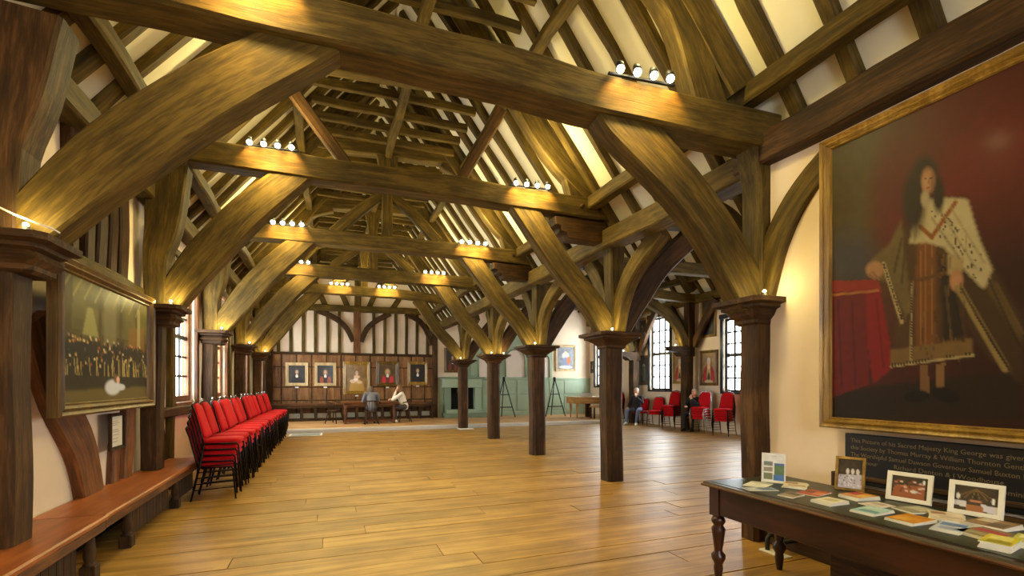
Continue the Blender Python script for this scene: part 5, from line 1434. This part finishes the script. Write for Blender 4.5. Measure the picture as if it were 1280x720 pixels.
def person(label, loc, rz, J, top, legs, shoe, hair, hairlen=0.0, jacket_open=None):
    """seated figure facing +X; J holds joints in metres above the floor"""
    root = thing('person', label, 'person', loc, rz)
    hp = [Vector(p) for p in J['hip']]; kn = [Vector(p) for p in J['knee']]; an = [Vector(p) for p in J['ankle']]
    sh = [Vector(p) for p in J['shoulder']]; el = [Vector(p) for p in J['elbow']]; wr = [Vector(p) for p in J['wrist']]
    pel, chest, neck, head = [Vector(J[k]) for k in ('pelvis', 'chest', 'neck', 'head')]
    tilt = Matrix.Rotation(J.get('nod', 0.0), 3, 'Y')
    hf = tilt @ Vector((1, 0, 0)); hu = tilt @ Vector((0, 0, 1)); hl = Vector((0, 1, 0))
    yaw = Matrix.Rotation(J.get('turn', 0.0), 3, 'Z'); hf, hu, hl = yaw @ hf, yaw @ hu, yaw @ hl
    HR = Matrix((hf, hl, hu)).transposed()
    def body(bm, g):
        frust(bm, pel, 0.13+g, (pel+chest)/2, 0.125+g); frust(bm, (pel+chest)/2, 0.125+g, chest, 0.135+g)
        frust(bm, sh[0], 0.06+g, sh[1], 0.06+g); frust(bm, chest, 0.12+g, (sh[0]+sh[1])/2, 0.075+g)
    def arms(bm, g, cut=0.9):
        for s, e, w in zip(sh, el, wr):
            frust(bm, s, 0.056+g, e, 0.044+g); frust(bm, e, 0.044+g, e.lerp(w, cut), 0.032+g)
    def legf(bm, g, cut=1.0):
        for h, k, a in zip(hp, kn, an):
            frust(bm, h, 0.088+g, k, 0.06+g); frust(bm, k, 0.06+g, k.lerp(a, cut), 0.042+g)
        frust(bm, hp[0], 0.095+g, hp[1], 0.095+g)
    bm = bmesh.new()
    body(bm, -0.01); arms(bm, -0.008, 1.0); legf(bm, -0.01)
    frust(bm, (sh[0]+sh[1])/2, 0.055, head-hu*0.06, 0.05)
    ellip(bm, head, 0.092, 0.074, 0.112, HR); ellip(bm, head-hu*0.055+hf*0.025, 0.062, 0.055, 0.06, HR)
    frust(bm, head+hf*0.088+hu*0.01, 0.011, head+hf*0.106-hu*0.02, 0.014)
    for s in (-1, 1):
        ellip(bm, head+hl*s*0.074-hu*0.005, 0.018, 0.012, 0.03, HR)
    for s, (w, e, hd) in enumerate(zip(wr, el, J['hand'])):
        d = Vector(hd).normalized()
        side = d.cross(Vector((0, 0, 1)))
        side = side.normalized() if side.length > 0.1 else Vector((0, 1, 0))
        curl = d.cross(side).normalized()*(1 if J.get('curl', 1) > 0 else -1)
        c = w+d*0.06
        frust(bm, w, 0.028, c, 0.034); frust(bm, w+d*0.03+side*0.02, 0.022, c+side*0.026+d*0.02, 0.018); frust(bm, w+d*0.03-side*0.02, 0.022, c-side*0.026+d*0.02, 0.018)
        for k, ln in enumerate((0.066, 0.078, 0.072, 0.056)):
            b0 = c+d*0.025+side*(-0.03+0.02*k); m = b0+d*ln*0.5+curl*0.008; e2 = m+d*ln*0.36+curl*0.028
            frust(bm, b0, 0.0095, m, 0.009, 6); frust(bm, m, 0.009, e2, 0.008, 6)
        t0 = w+d*0.03-side*0.03; t1 = t0+d*0.03-side*0.028; frust(bm, t0, 0.013, t1, 0.011, 6); frust(bm, t1, 0.011, t1+d*0.032+curl*0.01, 0.009, 6)
    fuse('body', bm, 'skin', root, 0.0085, 3)
    bm = bmesh.new(); body(bm, 0.014); arms(bm, 0.011)
    frust(bm, pel-Vector((0, 0, 0.03)), 0.15, pel, 0.15)
    fuse('top', bm, top, root, 0.014)
    bm = bmesh.new(); legf(bm, 0.012, 0.93); fuse('trousers', bm, legs, root, 0.014)
    for a, f in zip(an, J['toe']):
        bm = bmesh.new(); f = Vector(f)
        frust(bm, Vector((a.x-0.03, a.y, 0.045)), 0.042, (a+f)/2*1.0, 0.042); frust(bm, (a+f)/2, 0.042, Vector((f.x, f.y, 0.036)), 0.034); frust(bm, a, 0.046, Vector((a.x, a.y, 0.05)), 0.045)
        fuse('shoe', bm, shoe, root, 0.012)
    bm = bmesh.new()
    ellip(bm, head+hu*0.03-hf*0.022, 0.094, 0.086, 0.1, HR)
    if hairlen:
        frust(bm, head-hf*0.045, 0.075, head-hf*0.06-Vector((0, 0, hairlen)), 0.06)
        for s in (-1, 1): frust(bm, head+hl*s*0.055-hf*0.01+hu*0.02, 0.04, head+hl*s*0.075-hf*0.01-Vector((0, 0, hairlen)), 0.03)
    else:
        ellip(bm, head-hf*0.04-hu*0.03, 0.06, 0.076, 0.07, HR)
    fuse('hair', bm, hair, root, 0.012)
    for s in (-1, 1):
        o = MB().ball(head+hf*0.083+hl*s*0.032+hu*0.012, 0.011, seg=8, rings=6).build('eye', 'eye_dark'); o.parent = root
    o = MB().ball(head+hf*0.086-hu*0.05, 0.008, 0.024, 0.007, seg=8, rings=6).build('mouth', 'lip'); o.parent = root
    return root
def seated(lean=0.0, seat=0.45):
    z = seat+0.11
    return dict(hip=[(0, 0.09, z), (0, -0.09, z)], knee=[(0.43, 0.13, seat+0.06), (0.43, -0.13, seat+0.06)], ankle=[(0.42, 0.13, 0.1), (0.42, -0.13, 0.1)],
                toe=[(0.56, 0.15, 0.04), (0.56, -0.15, 0.04)], pelvis=(0, 0, z+0.02), chest=(0.05+lean, 0, z+0.36), neck=(0.06+lean, 0, z+0.5), head=(0.09+lean*1.3, 0, z+0.68),
                shoulder=[(0.04+lean, 0.18, z+0.46), (0.04+lean, -0.18, z+0.46)], elbow=[(0.12+lean, 0.25, z+0.2), (0.12+lean, -0.25, z+0.2)],
                wrist=[(0.32+lean, 0.18, z+0.12), (0.32+lean, -0.18, z+0.12)], hand=[(1, -0.2, -0.1), (1, 0.2, -0.1)])
# visitor in cream sweater at the table end, facing the table, head propped on a hand
J = seated(0.06)
zt_ = 0.76
J['elbow'] = [(0.4, 0.16, zt_+0.05), (0.36, -0.18, zt_+0.05)]
J['wrist'] = [(0.3, 0.06, zt_+0.33), (0.48, 0.02, zt_+0.06)]
J['hand'] = [(-0.35, -0.1, 1.0), (0.5, 0.9, 0.0)]
J['head'] = (0.18, 0.0, 1.22); J['nod'] = 0.15; J['turn'] = -0.2
J['knee'] = [(0.4, 0.16, 0.52), (0.42, -0.04, 0.52)]; J['ankle'] = [(0.3, 0.16, 0.1), (0.4, -0.05, 0.1)]; J['toe'] = [(0.43, 0.17, 0.04), (0.54, -0.05, 0.04)]
person('seated person in a cream sweater and charcoal trousers propping their head at the dais table', (TX+1.2, 17.62, DZ), math.pi-0.15, J, 'cloth_cream', 'cloth_charcoal', 'plastic_white', 'hair_brown', 0.16)
# visitor with their back turned at the table
J = seated(0.16); J['head'] = (0.24, 0.0, 1.16); J['nod'] = 0.3
J['elbow'] = [(0.3, 0.27, 0.74), (0.3, -0.27, 0.74)]; J['wrist'] = [(0.5, 0.12, 0.82), (0.5, -0.12, 0.82)]; J['hand'] = [(0.6, -0.6, 0), (0.6, 0.6, 0)]
person('seated person in grey seen from behind, leaning over the dais table', (TX+0.02, 17.1, DZ), math.pi/2, J, 'cloth_grey', 'cloth_charcoal', 'cloth_black', 'hair_dark', 0.05)
# aisle visitor in jeans, hand at the face
J = seated(0.02)
J['elbow'] = [(0.16, 0.26, 0.8), (0.1, -0.26, 0.78)]; J['wrist'] = [(0.24, 0.06, 1.03), (0.3, -0.24, 0.64)]; J['hand'] = [(-0.1, -0.25, 0.9), (0.8, 0.1, -0.5)]
J['knee'] = [(0.42, 0.2, 0.53), (0.4, -0.22, 0.53)]; J['ankle'] = [(0.44, 0.14, 0.1), (0.46, -0.22, 0.1)]; J['toe'] = [(0.58, 0.16, 0.04), (0.6, -0.26, 0.04)]
person('seated grey haired person in dark top, jeans and white shoes, hand raised to the face', (10.72, 15.12, 0), math.pi+0.55, J, 'cloth_black', 'denim', 'plastic_white', 'hair_grey')
# aisle visitor in black, leaning against the post
J = seated(-0.02)
J['elbow'] = [(0.18, 0.22, 0.82), (0.18, -0.24, 0.8)]; J['wrist'] = [(0.28, 0.02, 1.02), (0.36, -0.12, 0.78)]; J['hand'] = [(0.0, -0.1, 1.0), (0.8, 0.4, 0.1)]
person('seated grey haired person dressed in black beside the chrome framed chair stack', (11.0, 12.42, 0), math.pi+0.35, J, 'cloth_black', 'cloth_black', 'cloth_black', 'hair_grey')
st = thing('stacking_chair', 'red chair under the visitor dressed in black', 'chair')
bpy.data.objects.remove(st)
chair_at('dark', 'black_metal', 11.02, 12.42, 0, math.pi+0.35, 'red chair under the visitor dressed in black', 'red chairs along the window wall')
